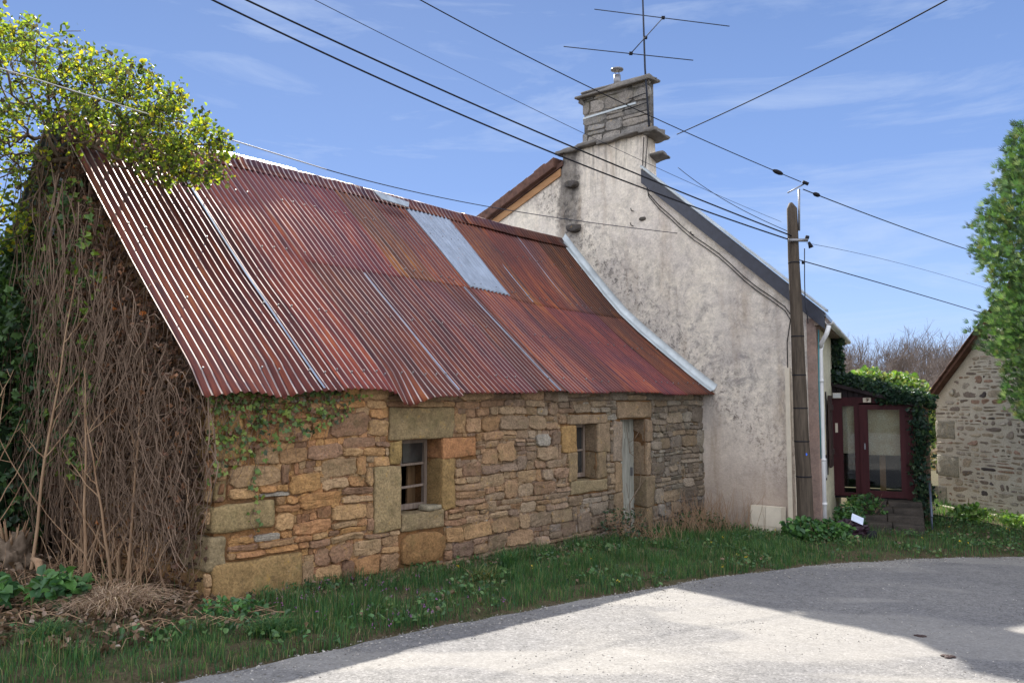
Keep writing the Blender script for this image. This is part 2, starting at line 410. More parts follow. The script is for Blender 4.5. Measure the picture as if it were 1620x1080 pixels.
def ell(n, c, r, shell=.0, rot=0):
    d = rng.normal(size=(n, 3)); d /= np.linalg.norm(d, axis=1)[:, None]
    q = rng.random(n)**(1/3); q = shell+(1-shell)*q
    p = d*q[:, None]*np.array(r)
    if rot:
        c_, s_ = math.cos(rot), math.sin(rot); p = np.stack([c_*p[:, 0]-s_*p[:, 2], p[:, 1], s_*p[:, 0]+c_*p[:, 2]], 1)
    return p+np.array(c)

# ------------------------------------------------------------------ ground and road
EDGE = [(-9.5, 3.1), (-6.5, 4.5), (-4.6, 5.3), (-3.5, 5.55), (-2.36, 5.82), (-1.85, 6.31), (-1.3, 6.88), (-.63, 7.57), (.32, 8.42), (1.34, 9.31), (2.58, 10.33), (4.24, 11.4), (5.91, 12.16), (7.74, 12.58), (10.5, 12.6), (15, 11.5), (24, 8)]
EDGE = np.array(EDGE, float)
def dens(pts, k):
    out = []
    for a, b in zip(pts[:-1], pts[1:]):
        for q in range(k): out.append(a*(1-q/k)+b*q/k)
    out.append(pts[-1]); return np.array(out)
ED = dens(EDGE, 12)
ED = ED+np.array([[.05*nz(p[0]*3, p[1]*3), .06*nz(p[1]*3, p[0]*2, 5)] for p in ED])
def edge_dist(X, Y):       # >0 on the wall side of the road edge
    X = np.atleast_1d(X); Y = np.atleast_1d(Y)
    P = np.stack([X, Y], 1); best = np.full(len(P), 1e9); sg = np.ones(len(P))
    for a, b in zip(ED[:-1], ED[1:]):
        d = b-a; L = d@d; t = np.clip(((P-a)@d)/L, 0, 1); q = a+t[:, None]*d; r = P-q; dist = np.hypot(r[:, 0], r[:, 1])
        m = dist < best; best[m] = dist[m]; sg[m] = np.sign(d[0]*r[m, 1]-d[1]*r[m, 0])
    return best*sg
def gz(X, Y, D=None):
    X = np.atleast_1d(np.asarray(X, float)); Y = np.atleast_1d(np.asarray(Y, float))
    u, v = (X-P0[0])*U[0]+(Y-P0[1])*U[1], (X-P0[0])*V[0]+(Y-P0[1])*V[1]
    uu = np.clip(u, -9, 13)
    z = -.1-.035*uu
    if D is None: D = edge_dist(X, Y)
    s = np.clip(D/.5, 0, 1); z = z+.05*s*s*(3-2*s)
    # rough bank left of the barn
    b = np.clip((-u+.3)/1.2, 0, 1)*np.clip((v+1.0)/1.5, 0, 1); z = z+.10*b
    far = np.clip((Y-24)/30, 0, 1); z = z-1.5*far*(Y < 1e4)
    return z

def ground():
    mb = MB()
    xs = np.concatenate([[-400, -150, -60, -30, -18], np.arange(-12, 14.01, .2), [16, 19, 24, 32, 50, 90, 200, 400]])
    ys = np.concatenate([[-300, -100, -40, -15, -6, -2, 1], np.arange(3, 20.01, .2), [21, 23, 26, 30, 36, 44, 55, 70, 100, 200, 500]])
    X, Y = np.meshgrid(xs, ys); D = edge_dist(X.ravel(), Y.ravel()); Z = gz(X.ravel(), Y.ravel(), D)
    near = (np.abs(X.ravel()) < 14) & (Y.ravel() > 2.5) & (Y.ravel() < 21)
    Z = Z+np.array([.025*nz(x*2.3, y*2.3)+.012*nz(x*7, y*7) if q else 0 for x, y, q in zip(X.ravel(), Y.ravel(), near)])
    Z = np.where(D < .06, Z-.05-.0*D, Z)
    n = len(xs); m = len(ys); i = np.arange(m-1)[:, None]*n+np.arange(n-1)[None, :]
    mb.add(np.stack([X.ravel(), Y.ravel(), Z], 1), np.stack([i, i+1, i+n+1, i+n], -1).reshape(-1, 4))
    o = mb.build('ground', M['soil'], smooth=True); tag(o, 'uneven earth under the verge', None, kind='structure')
ground()

def road():
    mb = MB(); ts = np.concatenate([np.linspace(0, 3, 26), [3.6, 4.5, 6, 8, 12]])
    off = np.array([.35, -.93]); off /= np.linalg.norm(off)
    G = ED[:, None, :]+ts[None, :, None]*off
    X, Y = G[..., 0].ravel(), G[..., 1].ravel(); u = (X-P0[0])*U[0]+(Y-P0[1])*U[1]
    Z = -.1-.035*np.clip(u, -9, 13)
    Z = Z+np.array([.010*nz(x*1.3, y*1.3)+.004*nz(x*6, y*6) for x, y in zip(X, Y)])
    n = len(ts); m = len(ED); i = np.arange(m-1)[:, None]*n+np.arange(n-1)[None, :]
    mb.add(np.stack([X, Y, Z], 1), np.stack([i, i+n, i+n+1, i+1], -1).reshape(-1, 4)[:, ::-1])
    tag(mb.build('road', M['road'], smooth=True), 'pale gravelly asphalt lane in front of the barn', None, kind='structure')
road()
def gh(x, y): return float(gz(x, y)[0])

# ------------------------------------------------------------------ masonry
def stone_mesh(mb, u0, u1, z0, z1, h, colr, place, jit=.2, n=16, warp=None, sq=8.0):
    cu, cz = (u0+u1)/2, (z0+z1)/2; a, b = (u1-u0)/2, (z1-z0)/2; m = min(a, b)
    an = np.arange(n)*2*math.pi/n+random.uniform(0, .3)
    ca, sa = np.cos(an), np.sin(an); r = (np.abs(ca)**sq+np.abs(sa)**sq)**(-1/sq)
    jr = 1+jit*np.array([random.uniform(-1, .25) for _ in range(n)])*m/np.maximum(a, b)*1.3
    ox, oz = ca*r*a*jr, sa*r*b*(1+jit*np.array([random.uniform(-1, .2) for _ in range(n)]))
    tl = random.uniform(-.05, .05)*(b/a if a > b else 1)
    ins = min(.013, m*.3); rings = []
    fx, fz = 1-ins/a, 1-ins/b
    tu, tz = random.uniform(-.02, .02), random.uniform(-.02, .02)
    for sx, sz, d in ((1, 1, -.04), (1.0, 1.0, h*.35-.004), ((1+fx)/2, (1+fz)/2, h*.85), (fx, fz, h), (fx*.55, fz*.55, h+.003)):
        for i in range(n):
            x, z = ox[i]*sx, oz[i]*sz
            rings.append((cu+x, cz+z+x*tl, d+(tu*x/a+tz*z/b if d > 0 else 0)+(random.uniform(-.003, .004) if d > 0 else 0)))
    rings.append((cu, cz, h+random.uniform(-.003, .006)))
    pts = []
    for (x, z, d) in rings:
        if warp: x, z = warp(x, z)
        pts.append(place(x, z, d))
    F = []
    for k in range(4):
        for i in range(n): F.append((k*n+i, k*n+(i+1) % n, (k+1)*n+(i+1) % n, (k+1)*n+i))
    q = np.array(F); t = np.array([(4*n+i, 4*n+(i+1) % n, 5*n) for i in range(n)])
    mb.add(pts, [q, t], np.array([colr]*len(pts)))

def rubble(mb, ur, zr, excl, place, colf, rows=(.06, .16), lens=(.12, .42), joint=.008, hr=(.004, .03), warp=None, clip=None, jit=.15, sq=9.0):
    z = zr[0]; carry = []
    while z < zr[1]-.03:
        hgt = random.uniform(*rows)
        if random.random() < .2: hgt = rows[1]*random.uniform(1, 1.25)
        z1 = min(z+hgt, zr[1]); u = ur[0]+random.uniform(-.1, 0); blocked = carry; carry = []
        while u < ur[1]:
            L = random.uniform(*lens)*(1.35 if hgt > .13 else 1)*(.55 if random.random() < .18 else 1)
            a, b = u, min(u+L, ur[1]+.05); u = b
            hit = [q for q in blocked if q[0] < b and q[1] > a]
            if hit:
                q = hit[0]
                if q[0]-a > .08: b = q[0]; u = b
                elif q[1] < b-.06: a = q[1]
                else: u = q[1] if q[1] > b-.06 else u; continue
                hit2 = [w for w in blocked if w[0] < b-.01 and w[1] > a+.01]
                if hit2: continue
            zz0, zz1 = z, z1
            tall = random.random() < .10 and z1+.09 < zr[1]
            if tall: zz1 = z1+random.uniform(.06, .1); 
            ok = True
            for (e0, e1, f0, f1) in excl:
                if e0 < b and e1 > a and f0 < zz1 and f1 > zz0:
                    ozv = min(zz1, f1)-max(zz0, f0); ouv = min(b, e1)-max(a, e0)
                    if ozv/(zz1-zz0) < .5 and ozv < ouv:
                        if f0 > zz0: zz1 = f0
                        else: zz0 = f1
                    else:
                        if e0 > a and e1 < b:
                            if e0-a > b-e1: b = e0
                            else: a = e1
                        elif e0 > a: b = e0
                        elif e1 < b: a = e1
                        else: ok = False
            if not ok or b-a < .035 or zz1-zz0 < .025: continue
            if tall and zz1 > z1: carry.append((a, b))
            if clip and not clip(a, b, zz0, zz1): continue
            parts = [(a, b, zz0, zz1)]
            if not tall and zz1-zz0 > .1 and random.random() < .28:
                zm = zz0+(zz1-zz0)*random.uniform(.35, .65); parts = [(a, b, zz0, zm)]
                if b-a > .25 and random.random() < .6:
                    um = a+(b-a)*random.uniform(.35, .65); parts += [(a, um, zm, zz1), (um, b, zm, zz1)]
                else: parts += [(a, b, zm, zz1)]
            for (p, q, r, t) in parts:
                g = joint*random.uniform(.4, 1.2)
                if q-p < 2.6*g or t-r < 2.6*g: continue
                stone_mesh(mb, p+g, q-g, r+g*.9, t-g*.9, random.uniform(*hr), colf((p+q)/2, (r+t)/2), place, jit, warp=warp, sq=sq)
        z = z1

def block_mesh(mb, u0, u1, z0, z1, d0, d1, colr, place, bev=.015, amp=.008, seed=0):
    bm = bmesh.new(); bmesh.ops.create_cube(bm, size=1)
    for v in bm.verts: v.co = Vector(((v.co.x+.5)*(u1-u0)+u0, (v.co.y+.5)*(d1-d0)+d0, (v.co.z+.5)*(z1-z0)+z0))
    for v in bm.verts: v.co += Vector((random.uniform(-1, 1)*amp*1.5, 0, random.uniform(-1, 1)*amp*1.5))
    bmesh.ops.bevel(bm, geom=bm.edges[:], offset=bev, segments=2, affect='EDGES', profile=.6)
    bmesh.ops.subdivide_edges(bm, edges=[e for e in bm.edges if e.calc_length() > .09], cuts=4, use_grid_fill=True)
    bm.verts.ensure_lookup_table(); bm.normal_update()
    vs = []
    for v in bm.verts:
        p = v.co+v.normal*amp*1.6*nz(v.co.x*6+seed, v.co.y*6, v.co.z*6)
        vs.append(place(p.x, p.z, p.y))
    F = [tuple(l.vert.index for l in f.loops) for f in bm.faces]; bm.free()
    mb.add(vs, F, colr)

def barn_col(u, z):
    t = np.clip((u-1.2)/6.5+.15*nz(u, z*2), 0, 1)
    warm = [(.44, .245, .10), (.41, .215, .09), (.37, .19, .09), (.41, .25, .12), (.30, .155, .08), (.34, .20, .10), (.26, .15, .09), (.37, .24, .13)]
    cool = [(.29, .23, .165), (.25, .20, .15), (.31, .255, .195), (.22, .19, .15), (.28, .21, .14), (.20, .16, .125), (.33, .29, .235), (.24, .20, .16)]
    a = np.array(random.choice(warm)); b = np.array(random.choice(cool))*.86
    c = a*(1-t)+b*t
    if random.random() < .02: c = np.array((.33, .29, .235))
    if z < .1: c = c*np.array((.85, .85, .9))
    return np.clip(c*random.uniform(.85, 1.15), 0, .7)

barn = empty('stone_barn', W(0, 0, 0), 'low rubble stone barn with rusty corrugated iron roof, beside the lane', 'barn', UA)
PL = lambda u, z, d: (u, -d, z)        # place on front wall, d outward
def warpf(x, z):
    return x+.02*nz(x*.9, z*1.3, 3), z+.035*nz(x*.8, z*.5, 9)+.012*nz(x*3, z*2)

# dressed stones: (name, u0,u1,z0,z1,d_in,colour,label)
G1 = (.34, .27, .15); G2 = (.36, .30, .20); G3 = (.27, .25, .20)
DS = [('lintel', 2.18, 3.25, 1.42, 1.80, -.32, (.30, .26, .17), 'big mossy lintel over the open window'),
      ('jamb_stone', 3.05, 3.66, 1.16, 1.42, -.32, (.44, .25, .14), 'pinkish block beside the open window'),
      ('jamb_stone', 3.05, 3.27, .53, 1.16, -.32, (.33, .25, .13), 'lichen-spotted upright jamb'),
      ('jamb_stone', 1.97, 2.38, .38, 1.12, -.32, (.36, .31, .20), None),
      ('jamb_stone', 2.2, 2.38, 1.13, 1.42, -.32, (.34, .27, .13), None),
      ('sill', 2.38, 3.09, .33, .535, -.34, (.30, .26, .18), None),
      ('bonding_stone', 2.36, 3.1, -.08, .31, -.2, (.32, .21, .11), 'large rounded boulder under the window'),
      ('jamb_stone', 5.50, 5.9, 1.12, 1.53, -.3, (.40, .29, .15), 'orange lichened jamb'),
      ('jamb_stone', 5.68, 5.9, .68, 1.11, -.3, (.31, .26, .18), None),
      ('jamb_stone', 6.42, 6.78, 1.08, 1.53, -.3, (.32, .27, .21), None),
      ('jamb_stone', 6.42, 6.66, .68, 1.07, -.3, (.27, .23, .17), None),
      ('lintel', 5.70, 6.68, 1.535, 1.69, -.3, (.33, .28, .22), None),
      ('sill', 5.72, 6.7, .47, .675, -.32, (.31, .28, .20), None),
      ('lintel', 6.98, 8.03, 1.58, 1.88, -.36, (.33, .28, .22), 'wide lintel over the barn door'),
      ('jamb_stone', 6.88, 7.13, .9, 1.56, -.36, (.34, .31, .28), None),
      ('jamb_stone', 6.92, 7.13, .42, .89, -.36, (.33, .27, .20), None),
      ('jamb_stone', 6.86, 7.13, -.5, .41, -.36, (.26, .22, .17), None),
      ('jamb_stone', 7.86, 8.06, 1.2, 1.57, -.36, (.32, .27, .22), None),
      ('jamb_stone', 7.86, 8.02, .62, 1.19, -.36, (.34, .29, .23), None),
      ('jamb_stone', 7.86, 8.12, .1, .61, -.36, (.26, .23, .18), None),
      ('jamb_stone', 7.86, 8.05, -.55, .09, -.36, (.23, .20, .15), None),
      ('quoin', -.02, .13, .90, 1.30, -.4, (.33, .28, .17), None),
      ('quoin', -.03, .67, .59, .89, -.35, (.36, .31, .19), 'long corner stone'),
      ('quoin', -.06, .14, .25, .585, -.55, (.30, .27, .19), None),
      ('quoin', -.02, 1.0, -.35, .33, -.5, (.37, .28, .15), 'huge lichened base block at the barn corner'),
      ('quoin', -.02, .4, 1.31, 1.55, -.4, (.38, .28, .14), None),
      ('quoin', -.02, .28, 1.56, 1.85, -.4, (.36, .25, .12), None)]
excl = [(a-.005, b+.005, c-.005, d+.005) for (_, a, b, c, d, _, _, _) in DS]
OPEN = [(2.38, 3.05, .53, 1.42), (5.9, 6.42, .675, 1.535), (7.13, 7.86, -.6, 1.58)]
excl += [(a, b, c, d) for a, b, c, d in OPEN]
mb = MB(); rubble(mb, (0, 9.9), (-.5, 2.06), excl, PL, barn_col, warp=None, rows=(.06, .17), lens=(.15, .5), joint=.0035)
mb2 = MB(); rubble(mb2, (0, 9.9), (-.5, 2.06), excl, PL, lambda u, z: barn_col(u, z)*.9, rows=(.045, .09), lens=(.06, .2), joint=.002, hr=(-.014, -.006), jit=.1)
mb.v += mb2.v; mb.c += mb2.c
for k_, L_ in mb2.f.items(): mb.f.setdefault(k_, []).extend([a_+mb.n for a_ in L_])
mb.n += mb2.n
# small undulation of the courses, fading out at the dressed stones
def undul(Vv):
    for i in range(len(Vv)):
        x, z = Vv[i, 0], Vv[i, 2]; f = 1.0
        for (a, b, c, d) in excl:
            dx = max(a-x, x-b, 0); dz = max(c-z, z-d, 0); f = min(f, math.hypot(dx, dz)/.35)
        f = min(f, 1); wx, wz = warpf(x, z); f2 = min(f*3, 1); Vv[i, 0] += (wx-x)*f+f2*(.011*nz(x*13, z*13, 1)+.006*nz(x*31, z*31, 4)); Vv[i, 2] += (wz-z)*f+f2*(.010*nz(x*12, z*15, 6)+.005*nz(x*33, z*30, 8)); Vv[i, 1] += .007*nz(x*16, z*16, 11)
    return Vv
mb.v = [undul(a) for a in mb.v]
mb.build('rubble_wall', M['stone'], barn, smooth=False)
# mortar bed, a pitted sheet between the stones with thickness behind
def mortar_grid(u0, u1, z0, z1, openings, step=.07):
    mb = MB(); us = sorted(set(list(np.arange(u0, u1, step))+[u1]+[q for o in openings for q in o[:2]])); zs = sorted(set(list(np.arange(z0, z1, step))+[z1]+[q for o in openings for q in o[2:] if z0 <= q <= z1]))
    n = len(us); vs = [(u, .016+.012*nz(u*4, z*7, 2)+(.008*np.clip((u-2.2)/3, 0, 1)), z) for z in zs for u in us]
    F = []
    for j in range(len(zs)-1):
        for i in range(n-1):
            cu, cz = (us[i]+us[i+1])/2, (zs[j]+zs[j+1])/2
            if any(a < cu < b and c < cz < d for a, b, c, d in openings): continue
            F.append((j*n+i, j*n+i+1, (j+1)*n+i+1, (j+1)*n+i))
    mb.add(vs, np.array(F)); return mb
mortar_grid(0.005, 9.9, -.6, 2.05, OPEN).build('mortar', M['mortar'], barn, smooth=True)
mb = MB()   # wall core behind the face, leaving the openings free
for a, b in ((.02, 2.36), (3.07, 5.88), (6.44, 7.11), (7.88, 9.9)): mb.box((a, .05, -.6), (b, .5, 2.0))
mb.box((2.36, .05, -.6), (3.07, .5, .5)); mb.box((2.36, .05, 1.45), (3.07, .5, 2.0)); mb.box((5.88, .05, -.6), (6.44, .5, .65)); mb.box((5.88, .05, 1.56), (6.44, .5, 2.0)); mb.box((7.11, .05, 1.6), (7.88, .5, 2.0))
mb.build('wall_core', M['mortar'], barn)
for i, (nm, a, b, c, d, din, cl, lab) in enumerate(DS):
    cl = (cl[0]*.84, cl[1]*.71, cl[2]*.58); mb = MB(); out = .022 if nm != 'bonding_stone' else .03
    if nm == 'bonding_stone': stone_mesh(mb, a, b, c, d, .04, cl, PL, .12, 22, sq=3.6)
    else: block_mesh(mb, a+.004, b-.004, c+.004, d-.004, din, out, cl, PL, .02 if nm != 'quoin' else .035, .014, i*7.3)
    o = mb.build(nm, M['stone'], barn, smooth=True)
    if lab: tag(o, lab)
# loose flat stone on sill
mb = MB(); block_mesh(mb, 2.78, 3.04, .54, .60, -.14, .035, (.27, .23, .16), PL, .02, .01, 3); mb.build('loose_stone', M['stone'], barn, True)

# window frames and door
def window(name, u0, u1, z0, z1, dep, bars, mull):
    mb = MB(); w = .05; y0, y1 = dep, dep+.05
    mb.box((u0, y0, z0), (u0+w, y1, z1)); mb.box((u1-w, y0, z0), (u1, y1, z1))
    mb.box((u0+w, y0+.002, z1-w), (u1-w, y1-.002, z1)); mb.box((u0+w, y0+.002, z0), (u1-w, y1-.002, z0+w*1.3))
    f = mb.build('window_frame', M['wood_grey'], barn)
    for zb, tilt in bars: MB().prism([(u0+w, y0+.008, zb), (u1-w, y0+.008, zb+tilt), (u1-w, y0+.008, zb+tilt+.028), (u0+w, y0+.008, zb+.028)], (0, .03, 0)).build('glazing_bar', M['wood_grey'], f)
    for um, za, zb in mull: MB().box((um-.013, y0+.01, za), (um+.013, y0+.036, zb)).build('glazing_bar', M['wood_grey'], f)
    return f
f1 = window('w', 2.39, 3.05, .55, 1.41, .265, [(.80, .02), (1.08, .01)], [(2.62, 1.11, 1.37), ])
MB().box((2.66, .292, 1.12), (2.99, .298, 1.36)).build('pane', M['dull_glass'], f1)
f2 = window('w2', 5.91, 6.41, .7, 1.52, .22, [(1.1, 0)], [(6.16, .76, 1.47)])
MB().box((5.955, .25, .76), (6.36, .256, 1.47)).build('pane', M['dull_glass'], f2)
MB().box((2.95, .52, .3), (3.6, .55, 1.5)).build('inner_board', M['wood_brown'], barn)
door = None
mb = MB(); 
for i in range(5):
    a = 7.14+i*.144; mb.box((a, .24+.004*(i % 2), -.5), (a+.138, .275, 1.57))
mb.box((7.15, .232, .15), (7.85, .24, .25)); mb.box((7.15, .232, 1.25), (7.85, .24, 1.35))
door = mb.build('door', M['wood_pale'], barn)
MB().box((7.74, .2, .62), (7.77, .24, .76)).build('handle', M['metal'], door)

# roof profile: barn-frame (v,z) by arc length from ridge
PR = [(3.3, 5.34), (2.75, 4.70), (2.2, 4.07), (1.76, 3.60), (1.3, 3.20), (.8, 2.80), (.25, 2.37), (-.06, 2.14), (-.24, 2.015)]
pr = np.array(PR); seg = np.r_[0, np.cumsum(np.hypot(*np.diff(pr, axis=0).T))]; SL = seg[-1]
# the left end is straighter and a little shallower than the kinked right end
prL = np.array([(3.62, 5.49), (3.0, 4.92), (2.42, 4.38), (1.85, 3.84), (1.35, 3.385), (.8, 2.905), (.25, 2.42), (-.06, 2.15), (-.24, 2.00)]); segL = np.r_[0, np.cumsum(np.hypot(*np.diff(prL, axis=0).T))]; segL *= SL/segL[-1]
def prof(s, u=5.0):
    s = np.clip(s, 0, SL+.3); w = np.clip((np.asarray(u, float)-3.5)/5.5, 0, 1); w = w*w*(3-2*w)
    v = np.interp(s, seg, pr[:, 0])*w+np.interp(s, segL, prL[:, 0])*(1-w); z = np.interp(s, seg, pr[:, 1])*w+np.interp(s, segL, prL[:, 1])*(1-w)
    ex = np.maximum(s-SL, 0); v = v-ex*.8; z = z-ex*.6
    return v, z
LAM = .094
def sheet(u0, u1, s0, s1, off, name='roof_sheet', mat='rust', tint=(1, 1, 1), sag=None, amp=.0145, skew=0.0):
    nu = max(4, int((u1-u0)/LAM*8)); ns = max(3, int((s1-s0)/.14)); us = np.linspace(u0, u1, nu+1); ss = np.linspace(s0, s1, ns+1)
    Uu, Ss = np.meshgrid(us, ss); v, z = prof(Ss, Uu); v2, z2 = prof(Ss+.02, Uu); tv, tz = v2-v, z2-z; L = np.hypot(tv, tz)+1e-9; nv, nzv = tz/L, -tv/L   # outward normal
    wave = amp*np.cos(2*math.pi*Uu/LAM)+off+.006*np.sin(Uu*2.1+Ss)+.004*np.sin(Ss*3.3+Uu*.7)
    if sag is not None: wave = wave+sag(Uu, Ss)
    fl = -1 if (nv.mean() > 0) else 1
    nv, nzv = nv*fl, nzv*fl
    if nzv.mean() < 0: nv, nzv = -nv, -nzv
    X = Uu+skew*(Ss-s0); Y = v+nv*wave; Z = z+nzv*wave
    n = nu+1; i = np.arange(ns)[:, None]*n+np.arange(nu)[None, :]
    F = np.stack([i, i+1, i+n+1, i+n], -1).reshape(-1, 4)[:, ::-1]
    mb = MB(); mb.add(np.stack([X.ravel(), Y.ravel(), Z.ravel()], 1), F, tint)
    o = mb.build(name, M[mat], barn, smooth=True)
    md = o.modifiers.new('t', 'SOLIDIFY'); md.thickness = .0015; md.offset = -1
    return o
def eave_sag(Uu, Ss):
    b = np.exp(-((Uu-2.3)/.24)**2)*np.clip((Ss-(SL-.4))/.4, 0, 1.3)**1.3*-.10
    b = b+np.exp(-((Uu-.62)/.22)**2)*np.clip((Ss-(SL-.4))/.4, 0, 1.3)*-.07
    c = np.clip((-Uu+.1)/.3, 0, 1)*np.clip((Ss-(SL-.3))/.3, 0, 1.2)*-.05
    return b+c
us = [-.24, .62, 1.36, 2.2, 3.12, 3.92, 4.62, 5.4, 6.37, 7.2, 8.02, 8.86, 9.84]
for k in range(len(us)-1):
    a, b = us[k]-.045, us[k+1]+.02
    t = random.uniform(.65, 1.35); tint = (t*1.05, t*random.uniform(.8, 1.35), t*random.uniform(.75, 1.3))
    if 5.2 < us[k] < 5.6: t2 = None
    bot = 2.42 if not (5.3 < us[k] < 5.5) else 2.36
    if 5.3 < us[k] < 5.5:
        o = sheet(a+.01, b-.02, .03, 2.36, .016, 'patch_sheet', 'zinc'); tag(o, 'bright unrusted galvanised sheet in the rusty roof')
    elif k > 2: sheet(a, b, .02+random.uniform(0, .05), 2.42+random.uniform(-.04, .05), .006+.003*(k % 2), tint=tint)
    t = random.uniform(.65, 1.3); tint = (t*1.05, t*random.uniform(.8, 1.25), t*random.uniform(.75, 1.3))
    e = SL+random.uniform(-.03, .05)+(.10 if 2.1 < us[k] < 2.3 else 0)+(.05 if k == 0 else 0)
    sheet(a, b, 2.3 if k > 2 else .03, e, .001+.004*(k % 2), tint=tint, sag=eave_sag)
# narrow bare-metal edges where sheets overlap
def strip(u, s0, s1, w=.022, mat='zinc', off=.016, nm='lap_strip'):
    mb = MB(); ss = np.linspace(s0, s1, 24); v, z = prof(ss, u); v2, z2 = prof(ss+.02, u); L = np.hypot(v2-v, z2-z); nv, nzv = -(z2-z)/L, (v2-v)/L
    nv, nzv = np.where(nzv < 0, -nv, nv), np.abs(nzv); nv = -np.abs(nv); vs = []
    for j in range(24):
        q = off+(eave_sag(np.array(u), np.array(ss[j])))
        for (du, dn) in ((-w, q-.006), (-w*.4, q), (w*.4, q), (w, q-.006)): vs.append((u+du, v[j]+nv[j]*dn, z[j]+nzv[j]*dn))
    F = [(j*4+i, j*4+i+1, j*4+4+i+1, j*4+4+i) for j in range(23) for i in range(3)]
    mb.add(vs, np.array(F)[:, ::-1]); return mb.build(nm, M[mat], barn, True)
for u, s0, s1, w in ((1.10, .7, SL-.02, .016), (3.13, 2.5, SL-.02, .013), (5.22, 2.4, SL-.03, .013), (6.95, .25, 2.4, .009), (8.2, .1, 2.4, .008)): strip(u, s0, s1, w)
# roofing nails
mb = MB()
for k in range(54):
    u = -.1+k*.188; 
    for s in (2.25, SL-.28, 1.0, 3.5):
        if random.random() < .6:
            uu = round((u+random.uniform(-.05, .05))/LAM)*LAM; v, z = prof(np.array(s+random.uniform(-.03, .03)), uu); v, z = float(v), float(z)
            mb.tube([(uu, v-.012, z+.012), (uu, v-.03, z+.035)], .009, 6)
tag(mb.build('roofing_nails', M['metal'], barn), kind='stuff')
# ridge capping in lapped lengths
rc = [(-.25, 2.3), (2.22, 4.6), (4.5, 6.9), (6.85, 9.84)]
for k, (a, b) in enumerate(rc):
    mb = MB(); us_ = np.linspace(a, b, 14); sec = [(-.21, -.205), (-.11, -.09), (-.035, .02), (0, .035), (.035, .02), (.11, -.09), (.2, -.2)]
    h = .022+.008*(k % 2); vs = []
    for u in us_:
        for (dv, dz) in sec: vs.append((u, float(prof(0, u)[0])+dv+.006*nz(u*3, dv*9), float(prof(0, u)[1])+dz+h+.012*nz(u*1.3, k)+.008*nz(u*6, dv*20)))
    F = [(i*7+j, i*7+j+1, i*7+8+j, i*7+7+j) for i in range(13) for j in range(6)]
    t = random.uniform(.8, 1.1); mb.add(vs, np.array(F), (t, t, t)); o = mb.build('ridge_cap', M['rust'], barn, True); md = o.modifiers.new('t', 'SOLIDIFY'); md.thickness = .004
mb = MB(); mb.prism([(1.9, 3.38, 5.485), (3.15, 3.38, 5.485), (3.15, 3.42, 5.51), (1.9, 3.42, 5.51)], (0, .006, .006)); mb.build('ridge_strip', M['lead'], barn)
# dangling curl of loose metal on the ridge
mb = MB(); mb.prism([(4.62, 3.08, 5.24), (5.2, 3.05, 5.20), (5.3, 3.16, 5.32), (4.55, 3.2, 5.385)], (0, -.008, .012)); mb.build('loose_flashing', M['lead'], barn)
# back slope, and the flashing along the house gable
mb = MB(); us_ = np.linspace(-.35, 9.86, 880); vs = []
for u in us_:
    w = .012*math.cos(2*math.pi*u/LAM)
    for q in range(6): f = q/5; vs.append((u, float(prof(0, u)[0])+.02+f*3.2+w*.6, float(prof(0, u)[1])-f*3.3+.12*math.sin(f*3.14)*-1+w*.6))
F = [(i*6+j, i*6+j+1, i*6+7+j, i*6+6+j) for i in range(879) for j in range(5)]
mb.add(vs, np.array(F), (.5, .55, .6)); mb.build('back_roof_slope', M['zinc'], barn, True)
mb = MB(); ss = np.linspace(0, SL-.02, 26); v, z = prof(ss, 9.8); vs = []
for j in range(26):
    for (du, dn) in ((9.76, .028), (9.775, .045), (9.83, .05), (9.865, .07), (9.87, .17)): vs.append((du+.008*nz(j*.7), v[j]-dn*.6, z[j]+dn*.9))
F = [(j*5+i, j*5+i+1, j*5+5+i+1, j*5+5+i) for j in range(25) for i in range(4)]
mb.add(vs, np.array(F)[:, ::-1]); mb.build('flashing', M['lead'], barn, True)
# left gable and back wall of the barn, boards of old sheet on the back half of the gable
mb = MB(); mb.prism([(.04, .3, -.4), (.04, 6.4, -.4), (.04, 6.4, 2.2), (.04, 3.3, 5.2), (.04, 1.76, 3.5), (.04, .3, 2.0)], (.42, 0, 0)); mb.build('gable_core', M['mortar'], barn)
def gclip(a, b, z0, z1):
    def top(v): return 2.0+(v-.0)*.97 if v < 1.76 else (3.5+(v-1.76)*1.1 if v < 3.3 else 5.2-(v-3.3)*.95)
    return min(top(a), top(b)) > z1
mb = MB(); rubble(mb, (0.02, 6.4), (-.3, 5.1), [(-.1, .45, -.4, .9)], lambda u, z, d: (.035-d, u, z), lambda u, z: tuple(np.array(barn_col(0, z))*.8), clip=gclip, rows=(.09, .17), lens=(.2, .5)); mb.build('gable_rubble', M['stone'], barn, True)
MB().box((.3, 6.3, -.4), (9.86, 6.75, 2.1)).build('back_wall', M['mortar'], barn)
mb = MB(); vs = []; nn = 200
for i in range(nn+1):
    v = 3.35+i*2.9/nn; t = 5.28-(v-3.3)*.955; b = t-.75-.2*nz(i//9)
    for z in (b, t): vs.append((-.10+.012*math.cos(2*math.pi*v/.1), v, z))
mb.add(vs, np.array([(2*i, 2*i+1, 2*i+3, 2*i+2) for i in range(nn)]), (.5, .5, .5)); mb.build('gable_sheet', M['zinc'], barn, True)

